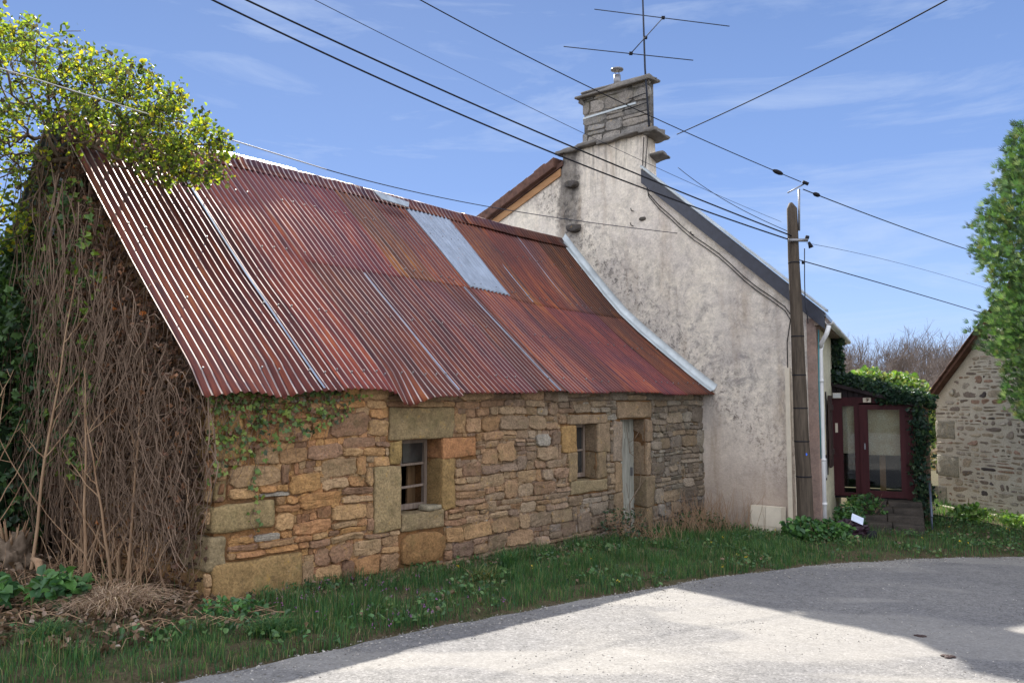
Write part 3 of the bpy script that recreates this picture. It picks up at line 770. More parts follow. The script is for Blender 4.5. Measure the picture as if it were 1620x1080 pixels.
# ------------------------------------------------------------------ house (same frame as the barn; long side slightly skewed)
hx, hy = W(9.9, -2.15, 0)[:2]
house = empty('plastered_house', (hx, hy, 0), 'tall old house with roughcast gable, slate roof and big chimney behind the barn', 'house', UA)
DH = np.array([.964, .264]); DH /= np.linalg.norm(DH); NH = np.array([DH[1], -DH[0]])   # long direction and outward normal of the front wall
Hf = lambda v, z, u=0.0: (u, v+2.15, z)                # gable plane point
HL = 5.1
body = [Hf(-2.15, -.8), Hf(-2.15, 3.42), Hf(1.05, 6.24), Hf(2.0, 7.0), Hf(3.3, 6.95), Hf(5.2, 6.15), Hf(8.2, 4.9), Hf(8.2, -.8)]
mb = MB(); mb.prism([(.06*0+p[0], p[1], p[2]) for p in body], (DH[0]*HL, DH[1]*HL, 0)); mb.build('house_wall', M['gable'], house)
sk = [(-2.15, -.8), (-2.15, 3.40), (1.08, 6.26), (1.12, 6.4), (1.16, 7.27), (3.25, 7.27), (3.28, 6.93), (5.2, 6.13), (8.2, 4.88), (8.2, -.8)]
mb = MB(); mb.prism([Hf(a_, b_, -.02) for a_, b_ in sk], (.04, 0, 0)); mb.build('gable_plaster', M['gable'], house)
# cream front wall skin, 3 mm proud, with window opening frame
def front(t, z, d=0.0):    # point on front wall: t along, d outward
    return (DH[0]*t+NH[0]*d, DH[1]*t+NH[1]*d, z)
mb = MB(); mb.prism([front(.16, -.8, -.02), front(HL, -.8, -.02), front(HL, 3.42, -.02), front(.16, 3.42, -.02)], (NH[0]*.035, NH[1]*.035, 0)); mb.build('front_render', M['cream'], house)
mb = MB(); mb.prism([(-.028, -.03, -.8), (-.028, .13, -.8), (-.028, .13, 3.3), (-.028, -.03, 3.3)], (.2, 0, 0)); mb.build('corner_pilaster', M['pink'], house)
# roofs
def slope(name, a, b, th, ov0, ov1, mat, cols=(.5, .5, .5), L=HL):
    (v0, z0), (v1, z1) = a, b
    p = [Hf(v0, z0), Hf(v1, z1), Hf(v1, z1+th), Hf(v0, z0+th)]
    p = [(q[0]-ov0, q[1]-ov0*DH[1], q[2]) for q in p]
    mb = MB(); mb.prism(p, (DH[0]*(L+ov0+ov1), DH[1]*(L+ov0+ov1), 0), cols); return mb.build(name, M[mat], house)
slope('slate_slope', (-2.36, 3.30), (1.15, 6.40), .07, .10, .25, 'slate_top')
slope('tile_slope', (8.6, 4.72), (3.25, 7.0), .10, .06, .2, 'tile')
slope('top_slope', (1.1, 6.36), (3.3, 7.02), .06, -.4, .2, 'slate_top')
# bargeboard clad in slate with a bright verge strip
sl = (6.42-3.34)/(1.15+2.36)
mb = MB(); mb.prism([Hf(-2.36, 3.10, -.12), Hf(1.22, 3.10+3.58*sl, -.12), Hf(1.22, 3.385+3.58*sl, -.12), Hf(-2.36, 3.385, -.12)], (.035, 0, 0)); mb.build('bargeboard', M['slate'], house)
mb = MB(); mb.prism([Hf(-2.40, 3.385, -.15), Hf(1.22, 3.385+3.62*sl, -.15), Hf(1.22, 3.43+3.62*sl, -.15), Hf(-2.40, 3.43, -.15)], (.13, 0, 0)); mb.build('verge_strip', M['lead'], house)
mb = MB(); mb.prism([Hf(3.3, 6.78, -.06), Hf(8.4, 4.64, -.06), Hf(8.4, 4.80, -.06), Hf(3.3, 6.94, -.06)], (.03, 0, 0)); mb.build('fascia_board', M['orange_board'], house)
mb = MB()
for k in range(20):
    f = k/20; v = 3.4+f*5.1; z = 7.0-f*2.17
    for q in range(3):
        block_mesh(mb, v, v+.30, z-.02-.13, z+.06+random.uniform(0, .03), -.16+q*.25, .07+q*.25, (.1, .06, .05), lambda a, b, d: (d-.02, a+2.15, b-(a-v)*.425+.12), .012, .006, k)
mb.build('verge_tile', M['tile'], house, True)
# gutter of the front eave: half round
mb = MB(); vs = []; nseg = 30; L = HL+.5
for i in range(nseg+1):
    t = -.12+L*i/nseg; zz = 3.24-.0*t+.01*nz(t*2)
    for j in range(7):
        a = math.pi*j/6; vs.append(front(t, zz-.065*math.sin(a), .24+.065*math.cos(a)))
F = [(i*7+j, i*7+j+1, i*7+8+j, i*7+7+j) for i in range(nseg) for j in range(6)]
mb.add(vs, np.array(F)); g = mb.build('gutter', M['pvc'], house, True); md = g.modifiers.new('t', 'SOLIDIFY'); md.thickness = .006
mb = MB(); mb.prism([front(-.1, 3.17, .0), front(-.1, 3.17, .2), front(-.1, 3.30, .2), front(-.1, 3.4, 0)], (DH[0]*L, DH[1]*L, 0)); mb.build('soffit', M['wood_grey'], house)
mb = MB(); tp = [front(-.10, 3.16, .24), front(-.1, 3.02, .20), front(.03, 2.86, .10), front(.10, 2.8, .075)]; mb.tube(tp, .04, 10); mb.build('gutter_outlet', M['pvc'], house, True)
mb = MB(); mb.tube([front(.12, 2.86, .10), front(.1, 2.75, .075), front(.1, 1.0, .07), front(.1, -.45, .07)], .043, 10)
for z in (2.2, .85, .1): mb.tube([front(.1, z, .07), front(.1, z+.05, .07)], .052, 10)
mb.build('downpipe', M['pvc'], house, True)
mb = MB(); mb.tube([front(.03, 3.1, .06), front(.03, 2.6, .05), front(.02, 2.2, .045), front(.03, .9, .045)], .012, 6); mb.build('teal_conduit', M['teal'], house, True)
# shutter folded back, letter flap
mb = MB()
for i in range(4): mb.prism([front(1.62+i*.165, .62, .055), front(1.62+i*.165+.155, .62, .055), front(1.62+i*.165+.155, 1.98, .055), front(1.62+i*.165, 1.98, .055)], (NH[0]*.03, NH[1]*.03, 0))
for z in (.85, 1.7): mb.prism([front(1.63, z, .085), front(2.27, z, .085), front(2.27, z+.1, .085), front(1.63, z+.1, .085)], (NH[0]*.02, NH[1]*.02, 0))
mb.build('shutter', M['shutter'], house)
mb = MB(); mb.prism([front(1.5, .5, .02), front(1.56, .5, .02), front(1.56, 2.05, .02), front(1.5, 2.05, .02)], (NH[0]*.02, NH[1]*.02, 0)); mb.build('shutter_frame', M['dark_slat'], house)
mb = MB(); mb.prism([front(.75, .45, .02), front(1.1, .45, .02), front(1.1, .9, .02), front(.75, .9, .02)], (NH[0]*.03, NH[1]*.03, 0)); fr = mb.build('meter_hatch', M['dark_slat'], house)
mb = MB(); mb.prism([front(.79, .5, .052), front(1.06, .5, .052), front(1.06, .84, .052), front(.79, .84, .052)], (NH[0]*.006, NH[1]*.006, 0)); mb.build('hatch_door', M['pvc'], fr)
# chimney: plastered base with stone shoulders, stone stack, cap, flue
mb = MB(); mb.prism([Hf(3.27, 5.6, .021), Hf(1.12, 5.6, .021), Hf(1.13, 6.3, .021), Hf(1.165, 7.265, .021), Hf(3.245, 7.265, .021)], (.32, 0, 0)); ch = mb.build('chimney', M['gable'], house)
def slab(cu0, cu1, v0, v1, z0, z1, seed, tilt=0.0, mat='chim', nm='cap_slab', cl=(.2, .18, .16)):
    mb = MB(); block_mesh(mb, v0+2.15, v1+2.15, z0, z1, cu0, cu1, cl, lambda a, b, d: (d, a, b+tilt*d), .018, .02, seed); return mb.build(nm, M[mat], ch, True)
x = 3.42
for k, w in enumerate((.62, .5, .45, .55, .42)):
    slab(-.14-.03*(k % 2), .25, x-w, x, 7.26+.012*(k % 2), 7.33+.012*(k % 2), k*3.1); x -= w
slab(-.06, .42, .86, 1.2, 7.215, 7.255, 5.5, -.12); slab(.1, .4, .86, 1.2, 6.88, 6.91, 8.1, -.3)
slab(.26, .42, 1.2, 3.3, 7.27, 7.33, 9.2)
mb = MB()
def ccol(u, z): return tuple(np.array(random.choice([(.28, .26, .24), (.24, .225, .21), (.31, .28, .25), (.26, .235, .21)]))*random.uniform(.8, 1.2))
rubble(mb, (1.16, 2.74), (7.34, 8.42), [], lambda u, z, d: (.0-d+.06, u+2.15, z), ccol, rows=(.14, .24), lens=(.28, .6), joint=.006, hr=(.004, .014))
mb.box((.065, 1.16+2.15, 7.3), (.30, 2.74+2.15, 8.42), (.14, .13, .12)); mb.build('stack', M['stone'], ch, True)
mb = MB(); mb.prism([Hf(2.72, 7.36, .045), Hf(1.18, 7.36, .045), Hf(1.1, 7.30, -.02), Hf(2.84, 7.30, -.02)], (.3, 0, 0)); mb.build('stack_skirt', M['chim'], ch)
mb = MB(); mb.prism([Hf(2.75, 7.93, .028), Hf(1.42, 7.96, .028), Hf(1.42, 8.0, .028), Hf(2.75, 7.97, .028)], (.02, 0, 0)); mb.build('metal_band', M['lead'], ch)
slab(-.07, .38, 1.02, 2.93, 8.40, 8.455, 11.3); slab(-.02, .34, 1.1, 2.78, 8.457, 8.51, 13.3)
mb = MB(); mb.prism([Hf(2.78, 8.40, .0), Hf(2.70, 8.25, .06), Hf(2.75, 8.25, .2), Hf(2.95, 8.40, .2)], (0, .05, 0)); mb.build('corbel', M['chim'], ch)
mb = MB(); mb.tube([(.16, 1.95+2.15, 8.5), (.16, 1.95+2.15, 8.74)], .075, 14)
mb.build('flue_pipe', M['metal'], ch, True)
mb = MB(); 
for a in range(4): mb.tube([(.16+.06*math.cos(a*1.57), 4.1+.06*math.sin(a*1.57), 8.72), (.16+.06*math.cos(a*1.57), 4.1+.06*math.sin(a*1.57), 8.86)], .006, 4)
mb.tube([(.16, 4.1, 8.85), (.16, 4.1, 8.875), (.16, 4.1, 8.91)], [.135, .13, .02], 16); mb.build('flue_cowl', M['metal'], ch, True)
# corbel stones jutting from the gable
for (v, z, s) in ((2.98, 6.54, .16), (2.93, 5.58, .17), (1.25, 5.54, .08)):
    mb = MB(); stone_mesh(mb, v+2.15-s, v+2.15+s, z-s*.65, z+s*.5, .16 if s > .1 else .05, (.09, .08, .075), lambda a, b, d: (-d-.0, a, b), .2, 16, sq=3); mb.build('jutting_stone', M['stone'], house, True)
# wall hooks
for v, z in ((1.48, 5.42), (1.47, 5.72), (.13, 5.06)): MB().tube([(0, v+2.15, z), (-.1, v+2.15, z), (-.12, v+2.15, z+.05)], .01, 5).build('wall_hook', M['black'], house)
mb = MB()
for dv in (0, .14): mb.box((-.06, .30+dv, -.5), (-.022, .38+dv, 2.46))
mb.build('cable_trunking', M['beige'], house)
# black cables down the gable edge into the trunking
for k, dv in enumerate((0, .14)):
    pts = [(-.03, 1.2+2.15-k*.1, 7.2), (-.04, 1.24+2.15-k*.06, 6.5), (-.04, 1.1+2.15, 6.02-k*.05)]
    for q in range(1, 12): f = q/11; v = 1.1-f*(2.75-.14*k*0); pts.append((-.045, v+2.15, 6.02-.10-.07*k-f*2.75*sl*1.0+.03*math.sin(q*1.3)))
    pts += [(-.03, .42-.08+dv*.5, 3.3), (-.03, .34+dv, 2.9), (-.03, .34+dv, 2.44)]
    MB().tube(pts, .008, 5).build('gable_cable', M['black'], house, True)

# ------------------------------------------------------------------ TV antenna
an = empty('tv_antenna', (2.76, 16.25, 7.3), 'tall thin television aerial mast strapped to the chimney', 'antenna')
ax = MB().tube([(2.78, 16.2, 7.25), (2.70, 16.2, 8.6), (2.66, 16.2, 10.6)], [.022, .02, .017], 7); ax.build('mast', M['wire'], an, True, True)
for pts, r in (([(1.69, 16.3, 9.89), (4.46, 16.3, 9.53)], .010), ([(1.02, 15.75, 8.86), (3.58, 15.75, 8.58)], .010)): MB().tube(pts, r, 5).build('dipole_rod', M['wire'], an, True, True)
MB().tube([(3.1, 16.3, 9.71), (2.35, 15.75, 8.72)], .011, 5).build('boom', M['wire'], an, True, True)
for p in ((3.1, 16.3, 9.71), (2.35, 15.75, 8.72), (2.70, 16.1, 9.2)): MB().box((p[0]-.035, p[1]-.03, p[2]-.025), (p[0]+.035, p[1]+.03, p[2]+.025)).build('clamp', M['black'], an, False, True)
for z in (7.9, 8.1): MB().tube([(2.3, 16.7, z), (2.74, 16.2, z)], .01, 4).build('mast_bracket', M['black'], an, False, True)

# ------------------------------------------------------------------ utility pole
pole = empty('utility_pole', (4.86, 13.75, -.5), 'weathered wooden utility pole at the house corner', 'pole')
pts = [(4.87+.012*nz(z*1.1)-(.11*(z+.5)/5.7), 13.75+.01*nz(z, 5), z) for z in np.linspace(-.6, 5.14, 22)]
rr = list(np.linspace(.135, .085, 22)); pts.append((pts[-1][0]-.02, 13.75, 5.24)); rr.append(.03)
MB().tube(pts, rr, 16).build('pole_shaft', M['pole'], pole, True, True)
for z in (4.58, 4.2, 2.95, 2.3, 1.75, 1.2, .62):
    x = float(np.interp(z, [p[2] for p in pts], [p[0] for p in pts])); r = float(np.interp(z, [-.6, 5.1], [.135, .085]))+.004
    MB().tube([(x, 13.75, z), (x, 13.75, z+.02)], r, 16).build('steel_band', M['black'], pole, True, True)
mb = MB(); mb.box((4.66, 13.62, 4.55), (4.98, 13.655, 4.60)); mb.tube([(4.86, 13.70, 4.75), (4.87, 13.68, 5.46)], .018, 6); mb.tube([(4.68, 13.7, 5.40), (4.98, 13.68, 5.56)], .012, 5); mb.build('bracket', M['metal'], pole, True, True)
for pp, r_ in (([(4.93, 13.66, 5.58), (5.02, 13.66, 5.54)], .03), ([(4.95, 13.65, 4.63), (5.0, 13.65, 4.62)], .035), ([(5.0, 13.65, 4.55), (5.04, 13.65, 4.45)], [.02, .045]), ([(4.88, 13.65, 4.2), (4.92, 13.65, 4.2)], .03)): MB().tube(pp, r_, 8).build('insulator', M['black'], pole, True, True)
MB().tube([(4.86, 13.636, 1.0), (4.86, 13.632, 1.0)], .022, 8).build('paint_mark', M['blue'], pole, False, True)
mb = MB(); mb.tube([(4.95, 13.72, 4.45), (4.93, 13.7, 3.9), (4.93, 13.7, 3.5), (5.0, 13.8, 3.3), (5.06, 13.95, 3.2)], .009, 5); mb.build('drop_wire', M['wire'], pole, True, True)

# ------------------------------------------------------------------ cables
def cable(nm, pts, r, mat, label, sag=.0, ext=(0, 0), ins=None, cat='cable'):
    P = [np.array(p, float) for p in pts]
    if ext[0]: P.insert(0, P[0]+(P[0]-P[1])*ext[0])
    if ext[1]: P.append(P[-1]+(P[-1]-P[-2])*ext[1])
    P = np.array(P); d = np.r_[0, np.cumsum(np.linalg.norm(np.diff(P, axis=0), axis=1))]; t = np.linspace(0, d[-1], 60)
    # smooth quadratic/cubic fit through points keeps one natural sag
    deg = min(2, len(P)-1); Q = np.stack([np.polyval(np.polyfit(d, P[:, i], deg), t) for i in range(3)], 1)
    f = t/d[-1]; Q[:, 2] -= sag*4*f*(1-f)
    e = empty(nm, tuple(Q[0]), label, cat); MB().tube(Q, r, 6).build('wire', M[mat], e, True, True)
    if ins is not None:
        for q in ins:
            i = int(q*59); a = Q[max(i-1, 0)]; b = Q[min(i+1, 59)]; dr = (b-a)/np.linalg.norm(b-a)
            MB().tube([Q[i]-dr*.10, Q[i]-dr*.04, Q[i]+dr*.04, Q[i]+dr*.10], [.02, .038, .038, .02], 8).build('insulator', M['black'], e, True, True)
    return e
cable('power_cable', [(-3.35, 9, 6.42), (-1.41, 10.5, 5.98), (.99, 12, 5.38), (4.78, 13.68, 4.57)], .0115, 'black', 'lower of the two thick black cables running to the pole', ext=(.6, 0))
cable('power_cable', [(-2.96, 9, 6.42), (.76, 12, 5.71), (4.78, 13.68, 4.64)], .0115, 'black', 'upper of the two thick black cables running to the pole', ext=(.4, 0))
cable('overhead_wire', [(-.97, 9, 6.42), (1.66, 12, 6.31), (4.93, 13.66, 5.57)], .007, 'black', 'single thin dark wire crossing in front of the chimney to the pole top', ext=(.5, 0), ins=(.955,))
cable('overhead_wire', [(-2.22, 9, 6.42), (.92, 13, 6.32), (3.14, 16, 6.37), (7, 21, 6.5)], .0045, 'wire', 'faint hair-thin wire passing behind the chimney base', ext=(.3, 0))
cable('phone_cable', [(-5.13, 8, 5.21), (-3.59, 9.5, 5.05), (-2.5, 10.8, 4.98)], .008, 'pale_wire', 'pale cable running through the ivy crown at the upper left', ext=(1.5, 0))
cable('phone_cable', [(-2.5, 10.8, 4.98), (-.22, 14., 5.2), (3.55, 15.88, 5.12)], .007, 'wire', 'dark cable over the barn ridge to a hook on the gable')
cable('service_cable', [(5.46, 10, 6.93), (4.63, 13, 7.1), (3.28, 16, 7.17)], .010, 'black', 'twisted cable dropping from the upper right to the chimney', ext=(.5, 0))
cable('overhead_wire', [(5.0, 13.66, 5.53), (5.49, 14.3, 5.36), (12, 20, 5.38)], .009, 'black', 'wire with two insulators leaving the pole top to the right', ins=(.05,), ext=(0, .5))
cable('overhead_wire', [(4.9, 13.66, 4.2), (5.35, 14.3, 4.3), (11.56, 20, 4.0)], .009, 'black', 'lowest wire leaving the pole to the right', ext=(0, .5))
cable('overhead_wire', [(5.02, 13.65, 4.5), (6.61, 16, 4.85), (12.48, 22, 5.0)], .004, 'wire', 'hair-thin wire between the two wires right of the pole', ext=(0, .3))
cable('service_cable', [(3.3, 16.0, 6.5), (4.3, 14.35, 5.15), (4.8, 13.68, 4.68)], .006, 'black', 'short wire from the chimney shoulder down to the pole')

# ------------------------------------------------------------------ glazed porch
Q0 = np.array([6.60, 16.97]); WP = np.array([.903, -.43]); WP /= np.linalg.norm(WP); BP = np.array([.43, .903]); BP /= np.linalg.norm(BP)
porch = empty('glazed_porch', (Q0[0], Q0[1], 0), 'maroon timber porch with glass door at the top of the steps', 'porch', math.atan2(WP[1], WP[0]))
# local: x right along the front, y back, z
FB, FT = -.05, 1.83
def pb(name, boxes, mat, par=None, lab=None):
    mb = MB()
    for a, b in boxes: mb.box(a, b)
    o = mb.build(name, M[mat], par or porch); o2 = o
    if lab: tag(o, lab)
    return o
pb('porch_frame', [((0, 0, FB), (.20, .10, FT+.1)), ((.20, .01, FB), (.5, .09, FB+.07)), ((.42, .01, FB+.07), (.52, .09, FT)), ((0.20, .005, FT), (1.5, .095, FT+.12)), ((1.36, 0, FB-.02), (1.5, .1, FT)), ((.2, .015, FT-.06), (.42, .085, FT))], 'maroon')
dr = pb('door', [((.52, -.02, FB), (.68, .05, FT-.03)), ((1.26, -.02, FB), (1.36, .05, FT-.03)), ((.68, -.018, FB), (1.26, .048, FB+.13)), ((.68, -.018, FT-.13), (1.26, .048, FT-.03))], 'maroon')
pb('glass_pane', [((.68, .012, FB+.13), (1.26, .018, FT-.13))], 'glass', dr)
pb('handle', [((.60, -.05, .9), (.625, -.02, 1.02))], 'metal', dr)
pb('side_pane', [((.20, .045, FB+.07), (.42, .051, FT-.06))], 'glass')
pb('blind', [((.17, .16, .80), (.44, .17, 1.8)), ((.5, .2, .78), (1.4, .21, 1.8))], 'curtain')
pb('interior_post', [((.86, .5, FB), (.97, .6, 1.0))], 'orange_board')
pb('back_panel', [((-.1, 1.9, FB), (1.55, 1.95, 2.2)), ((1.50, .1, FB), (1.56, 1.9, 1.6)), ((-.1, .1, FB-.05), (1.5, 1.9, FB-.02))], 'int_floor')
mb = MB()
for i in range(14):
    a = .0+i*.106; zt = 2.20-.28*a; mb.prism([(a, .03+.01*(i % 2), FT+.122), (a+.095, .03+.01*(i % 2), FT+.122), (a+.095, .03+.01*(i % 2), zt-.03), (a, .03+.01*(i % 2), zt)], (0, .04, 0))
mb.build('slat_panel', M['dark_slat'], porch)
mb = MB(); mb.prism([(-.05, -.12, 2.2), (1.62, -.12, 1.73+.02), (1.62, -.12, 1.80+.02), (-.05, -.12, 2.27)], (0, 2.1, 0)); mb.build('porch_roof', M['dark_slat'], porch)
lamp = pb('outdoor_lamp', [((.03, -.06, 1.93), (.19, .0, 2.04))], 'beige')
pb('lamp_shade', [((.04, -.07, 1.94), (.18, -.06, 2.03))], 'pvc', lamp)
num = pb('number_plate', [((.60, -.02, 1.845), (.75, -.004, 1.94))], 'beige', None, 'small cream plate reading 5')
fc = bpy.data.curves.new('house_number', 'FONT'); fc.body = '5'; fc.size = .095; fc.extrude = .001; fc.align_x = 'CENTER'; fc.align_y = 'CENTER'
ft = bpy.data.objects.new('house_number', fc); col.objects.link(ft); ft.parent = num; ft.location = (.675, -.022, 1.893); ft.rotation_euler = (R(90), 0, 0); fc.materials.append(M['red_ink'])
bpy.context.view_layer.update(); dg = bpy.context.evaluated_depsgraph_get(); me5 = bpy.data.meshes.new_from_object(ft.evaluated_get(dg)); o5 = bpy.data.objects.new('digit', me5); col.objects.link(o5); o5.parent = num; o5.location = ft.location; o5.rotation_euler = ft.rotation_euler; bpy.data.objects.remove(ft)
if not me5.materials: me5.materials.append(M['red_ink'])
pb('door_plate', [((.06, -.012, 1.23), (.11, -.002, 1.42))], 'beige')
# things seen through the glass
t = empty('stored_chair', (0, 0, 0), 'dark slatted chair standing inside the porch behind the left pane', 'chair')
t.location = (Q0[0]+.3*WP[0]+.9*BP[0], Q0[1]+.3*WP[1]+.9*BP[1], -.07); t.rotation_euler = (0, 0, math.atan2(WP[1], WP[0]))
mb = MB(); mb.box((-.2, -.2, .42), (.2, .2, .45)); mb.build('seat', M['shutter'], t)
for a, b in ((-.19, -.19), (.16, -.19), (-.19, .16), (.16, .16)): MB().box((a, b, 0), (a+.03, b+.03, .42)).build('leg', M['shutter'], t)
mb = MB()
for z in (.55, .68, .8): mb.box((-.2, .17, z), (.2, .19, z+.06))
mb.box((-.2, .165, .45), (-.17, .195, .9)); mb.box((.17, .165, .45), (.2, .195, .9)); mb.build('backrest', M['shutter'], t)

# steps up to the porch, handrail
st = empty('front_steps', (Q0[0], Q0[1], 0), 'worn dark stone steps leading up to the porch door', 'steps', math.atan2(WP[1], WP[0]))
for k in range(5):
    mb = MB(); zt = -.07-.09*k
    for (a, b) in ((.55, 1.0+.1*(k % 2)), (1.01+.1*(k % 2), 1.62)):
        block_mesh(mb, a+.0, b-.008, zt-.35, zt, -.38*k-.02 if False else -(.02+.42*(k+1)), -(.02+.42*k), (.14, .12, .11), lambda u, z, d: (u, d, z), .02, .012, k*3.3+a)
    mb.build('step', M['step'], st, True)
hr = empty('handrail', (Q0[0]+1.75*WP[0]-1.0*BP[0], Q0[1]+1.75*WP[1]-1.0*BP[1], -.4), 'short sloping blue-grey handrail beside the steps', 'handrail', math.atan2(WP[1], WP[0]))
MB().tube([(0, .75, .72), (0, .1, .35), (0, -.15, .16)], .02, 8).build('rail', M['rail'], hr, True)
for y, z in ((.6, .62), (0, .28)): MB().tube([(0, y, -.2), (0, y, z)], .015, 6).build('post', M['rail'], hr, True)

# ------------------------------------------------------------------ meter cabinet, bag
cab = empty('meter_cabinet', W(9.62, -1.03, -.5), 'beige two-door meter cabinet leaning against the gable foot', 'cabinet', UA)
cab.rotation_euler = (0, R(3), UA)
mb = MB(); mb.box((-.0, -.56, .0), (.2, 0, .55)); mb.build('cabinet_body', M['beige'], cab)
for a, b in ((-.555, -.285), (-.275, -.005)):
    for z0, z1 in ((.0, .20), (.21, .545)): MB().box((-.014, a, z0), (-.001, b, z1)).build('cabinet_door', M['beige'], cab)
bagp = (5.62, 13.9, gh(5.62, 13.9))
bag = empty('rubbish_bag', bagp, 'crumpled plum coloured plastic bag lying in the grass', 'bag', R(-12))
def lump(mb, c, r, n=18, amp=.25, seed=0, cl=(.5, .5, .5)):
    bm = bmesh.new(); bmesh.ops.create_icosphere(bm, subdivisions=4, radius=1)
    vs = []
    for v in bm.verts:
        d = v.co.copy(); k = 1+amp*nz(d.x*2+seed, d.y*2, d.z*2)+amp*.5*nz(d.x*6+seed, d.y*5, d.z*6); vs.append((c[0]+d.x*r[0]*k, c[1]+d.y*r[1]*k, c[2]+d.z*r[2]*k))
    F = np.array([[l.vert.index for l in f.loops] for f in bm.faces]); bm.free(); mb.add(vs, F, cl)
mb = MB(); lump(mb, (0, 0, .13), (.30, .19, .16), amp=.5, seed=3); mb.build('bag_body', M['plum'], bag, False)
mb = MB(); lump(mb, (-.2, 0, .13), (.12, .13, .12), amp=.5, seed=9); mb.build('bag_fold', M['plum'], bag, False)
pot = empty('black_pot', (5.95, 13.82, gh(5.95, 13.82)), 'small black plastic pot tipped over beside the plum bag', 'pot')
MB().tube([(-.06, 0, .07), (.05, 0, .05), (.08, 0, .045), (.082, 0, .045), (-.02, 0, .06)], [.06, .085, .09, .075, .05], 14).build('pot_body', M['black'], pot, True)
cd = empty('paper_card', (5.72, 13.74, gh(5.7, 13.85)+.33), 'blue white card propped on the plum bag', 'card'); cd.rotation_euler = (R(50), R(24), R(-8))
MB().box((-.1, -.07, -.003), (.1, .07, .003)).build('card_sheet', M['paper'], cd)

# ------------------------------------------------------------------ far stone barn on the right
fx, fy = 9.95, 19.3; fa = math.atan2(-1, .085)
fa = math.atan2(-.98, .2)
far = empty('far_stone_barn', (fx, fy, 0), 'pale-jointed rubble stone building behind the conifer at the right', 'barn', fa)
# local x = along the wall toward the camera, local y = left... wall face looks to +(-x world)
def ft_top(x): return 1.92+.9*x if x < 2.75 else 1.92+.9*(5.5-x)
PF = lambda u, z, d: (u, -d, z)
def far_col(u, z): 
    c = np.array(random.choice([(.26, .21, .16), (.20, .17, .14), (.30, .25, .19), (.16, .13, .11), (.24, .16, .12), (.28, .25, .21), (.34, .29, .22)]))
    if random.random() < .04: c = np.array((.07, .06, .06))
    return c*random.uniform(1.0, 1.4)
mb = MB(); QF = [(0.0, .62, 1.0, 1.42), (0, .7, .15, .62), (0, .3, -.6, -.1)]
rubble(mb, (.02, 5.5), (-.7, 4.3), QF, PF, far_col, rows=(.07, .15), lens=(.14, .42), joint=.018, hr=(-.001, .005), clip=lambda a, b, z0, z1: z1 < min(ft_top(a), ft_top(b))-.08, jit=.2, sq=3.6)
mb.build('rubble_wall', M['stone'], far, True)
for a, b, c, d in QF:
    mb = MB(); block_mesh(mb, a-.01, b-.02, c, d, -.2, .018, (.27, .25, .20), PF, .03, .01, a+c); mb.build('quoin', M['stone'], far, True)
mb = MB(); mb.prism([(0, -.0, -1), (5.5, 0, -1), (5.5, 0, 1.92), (2.75, 0, 4.4), (0, 0, 1.92)], (0, 6, 0)); mb.build('wall', M['mortar_pale'], far)
for sgn in (0, 1):
    xs = (-.28, 2.8) if not sgn else (5.78, 2.7)
    zs = (1.92+.9*xs[0], 1.92+.9*2.8) if not sgn else (1.92-.9*.28, 1.92+.9*2.8)
    mb = MB(); mb.prism([(xs[0], -.16, zs[0]), (xs[1], -.16, zs[1]), (xs[1], -.16, zs[1]+.1), (xs[0], -.16, zs[0]+.1)], (0, 6.3, 0)); mb.build('roof', M['tile'], far)
mb = MB()
for k in range(14):
    x = -.3+k*.23; z = 1.92+.9*x+.10
    block_mesh(mb, x, x+.27, z, z+.035, -.02, .22, (.1, .06, .05), lambda a, b, d, x=x: (a, -d+.0, b+(a-x)*.82), .008, .006, k)
mb.build('verge_tile', M['tile'], far, True)
mb = MB(); mb.tube([(.55, -.03, 2.06), (.55, -.01, 2.06)], .07, 14); mb.build('round_vent', M['mortar_pale'], far, True)
MB().box((.0, -.30, -.62), (4.2, -.16, -.50)).build('kerb_stone', M['mortar_pale'], far)
sh = empty('white_shed', (10.6, 23.5, -.6), 'small white shed glimpsed between porch and far barn', 'shed')
MB().box((-.6, 0, 0), (1.0, 1.5, 2.1)).build('shed_wall', M['pvc'], sh); MB().prism([(-.75, -.1, 2.1), (1.15, -.1, 2.1), (1.15, -.1, 2.2), (-.75, -.1, 2.2)], (0, 1.7, .1)).build('shed_roof', M['orange_board'], sh)

# ------------------------------------------------------------------ hill and distant wood
mb = MB(); xs = np.linspace(-120, 160, 60); ys = np.array([34, 45, 58, 75, 100, 160.]); hz = [-2.2, -1.2, .2, 2.0, 3.0, 3.0]
X, Y = np.meshgrid(xs, ys); Z = np.repeat(np.array(hz), 60)+np.array([1.0*nz(x*.03, y*.03) for x, y in zip(X.ravel(), Y.ravel())])*(Y.ravel() > 40)
i = np.arange(5)[:, None]*60+np.arange(59)[None, :]; mb.add(np.stack([X.ravel(), Y.ravel(), Z], 1), np.stack([i, i+1, i+61, i+60], -1).reshape(-1, 4))
tag(mb.build('hill', M['soil'], smooth=True), 'low hill behind the houses', kind='structure')
mb = MB()
def twig(mb, p, d, L, r, lev):
    q = p+d*L; m_ = p+d*L*.5+rng.normal(size=3)*L*.03
    mb.tube([p, m_, q], [r, r*.85, r*.7], 3, cap=False)
    if lev == 0: return
    for k in range(3 if lev > 1 else 4):
        e_ = d+rng.normal(size=3)*.42+np.array([0, 0, .12]); e_ /= np.linalg.norm(e_); twig(mb, q if k else p+d*L*.7, e_, L*random.uniform(.6, .85), r*.62, lev-1)
def bare_tree(mb, x, y, z, h, w, n=60):
    twig(mb, np.array([x, y, z-.3]), np.array([0, 0, 1.]), h*.40, .07, 4)
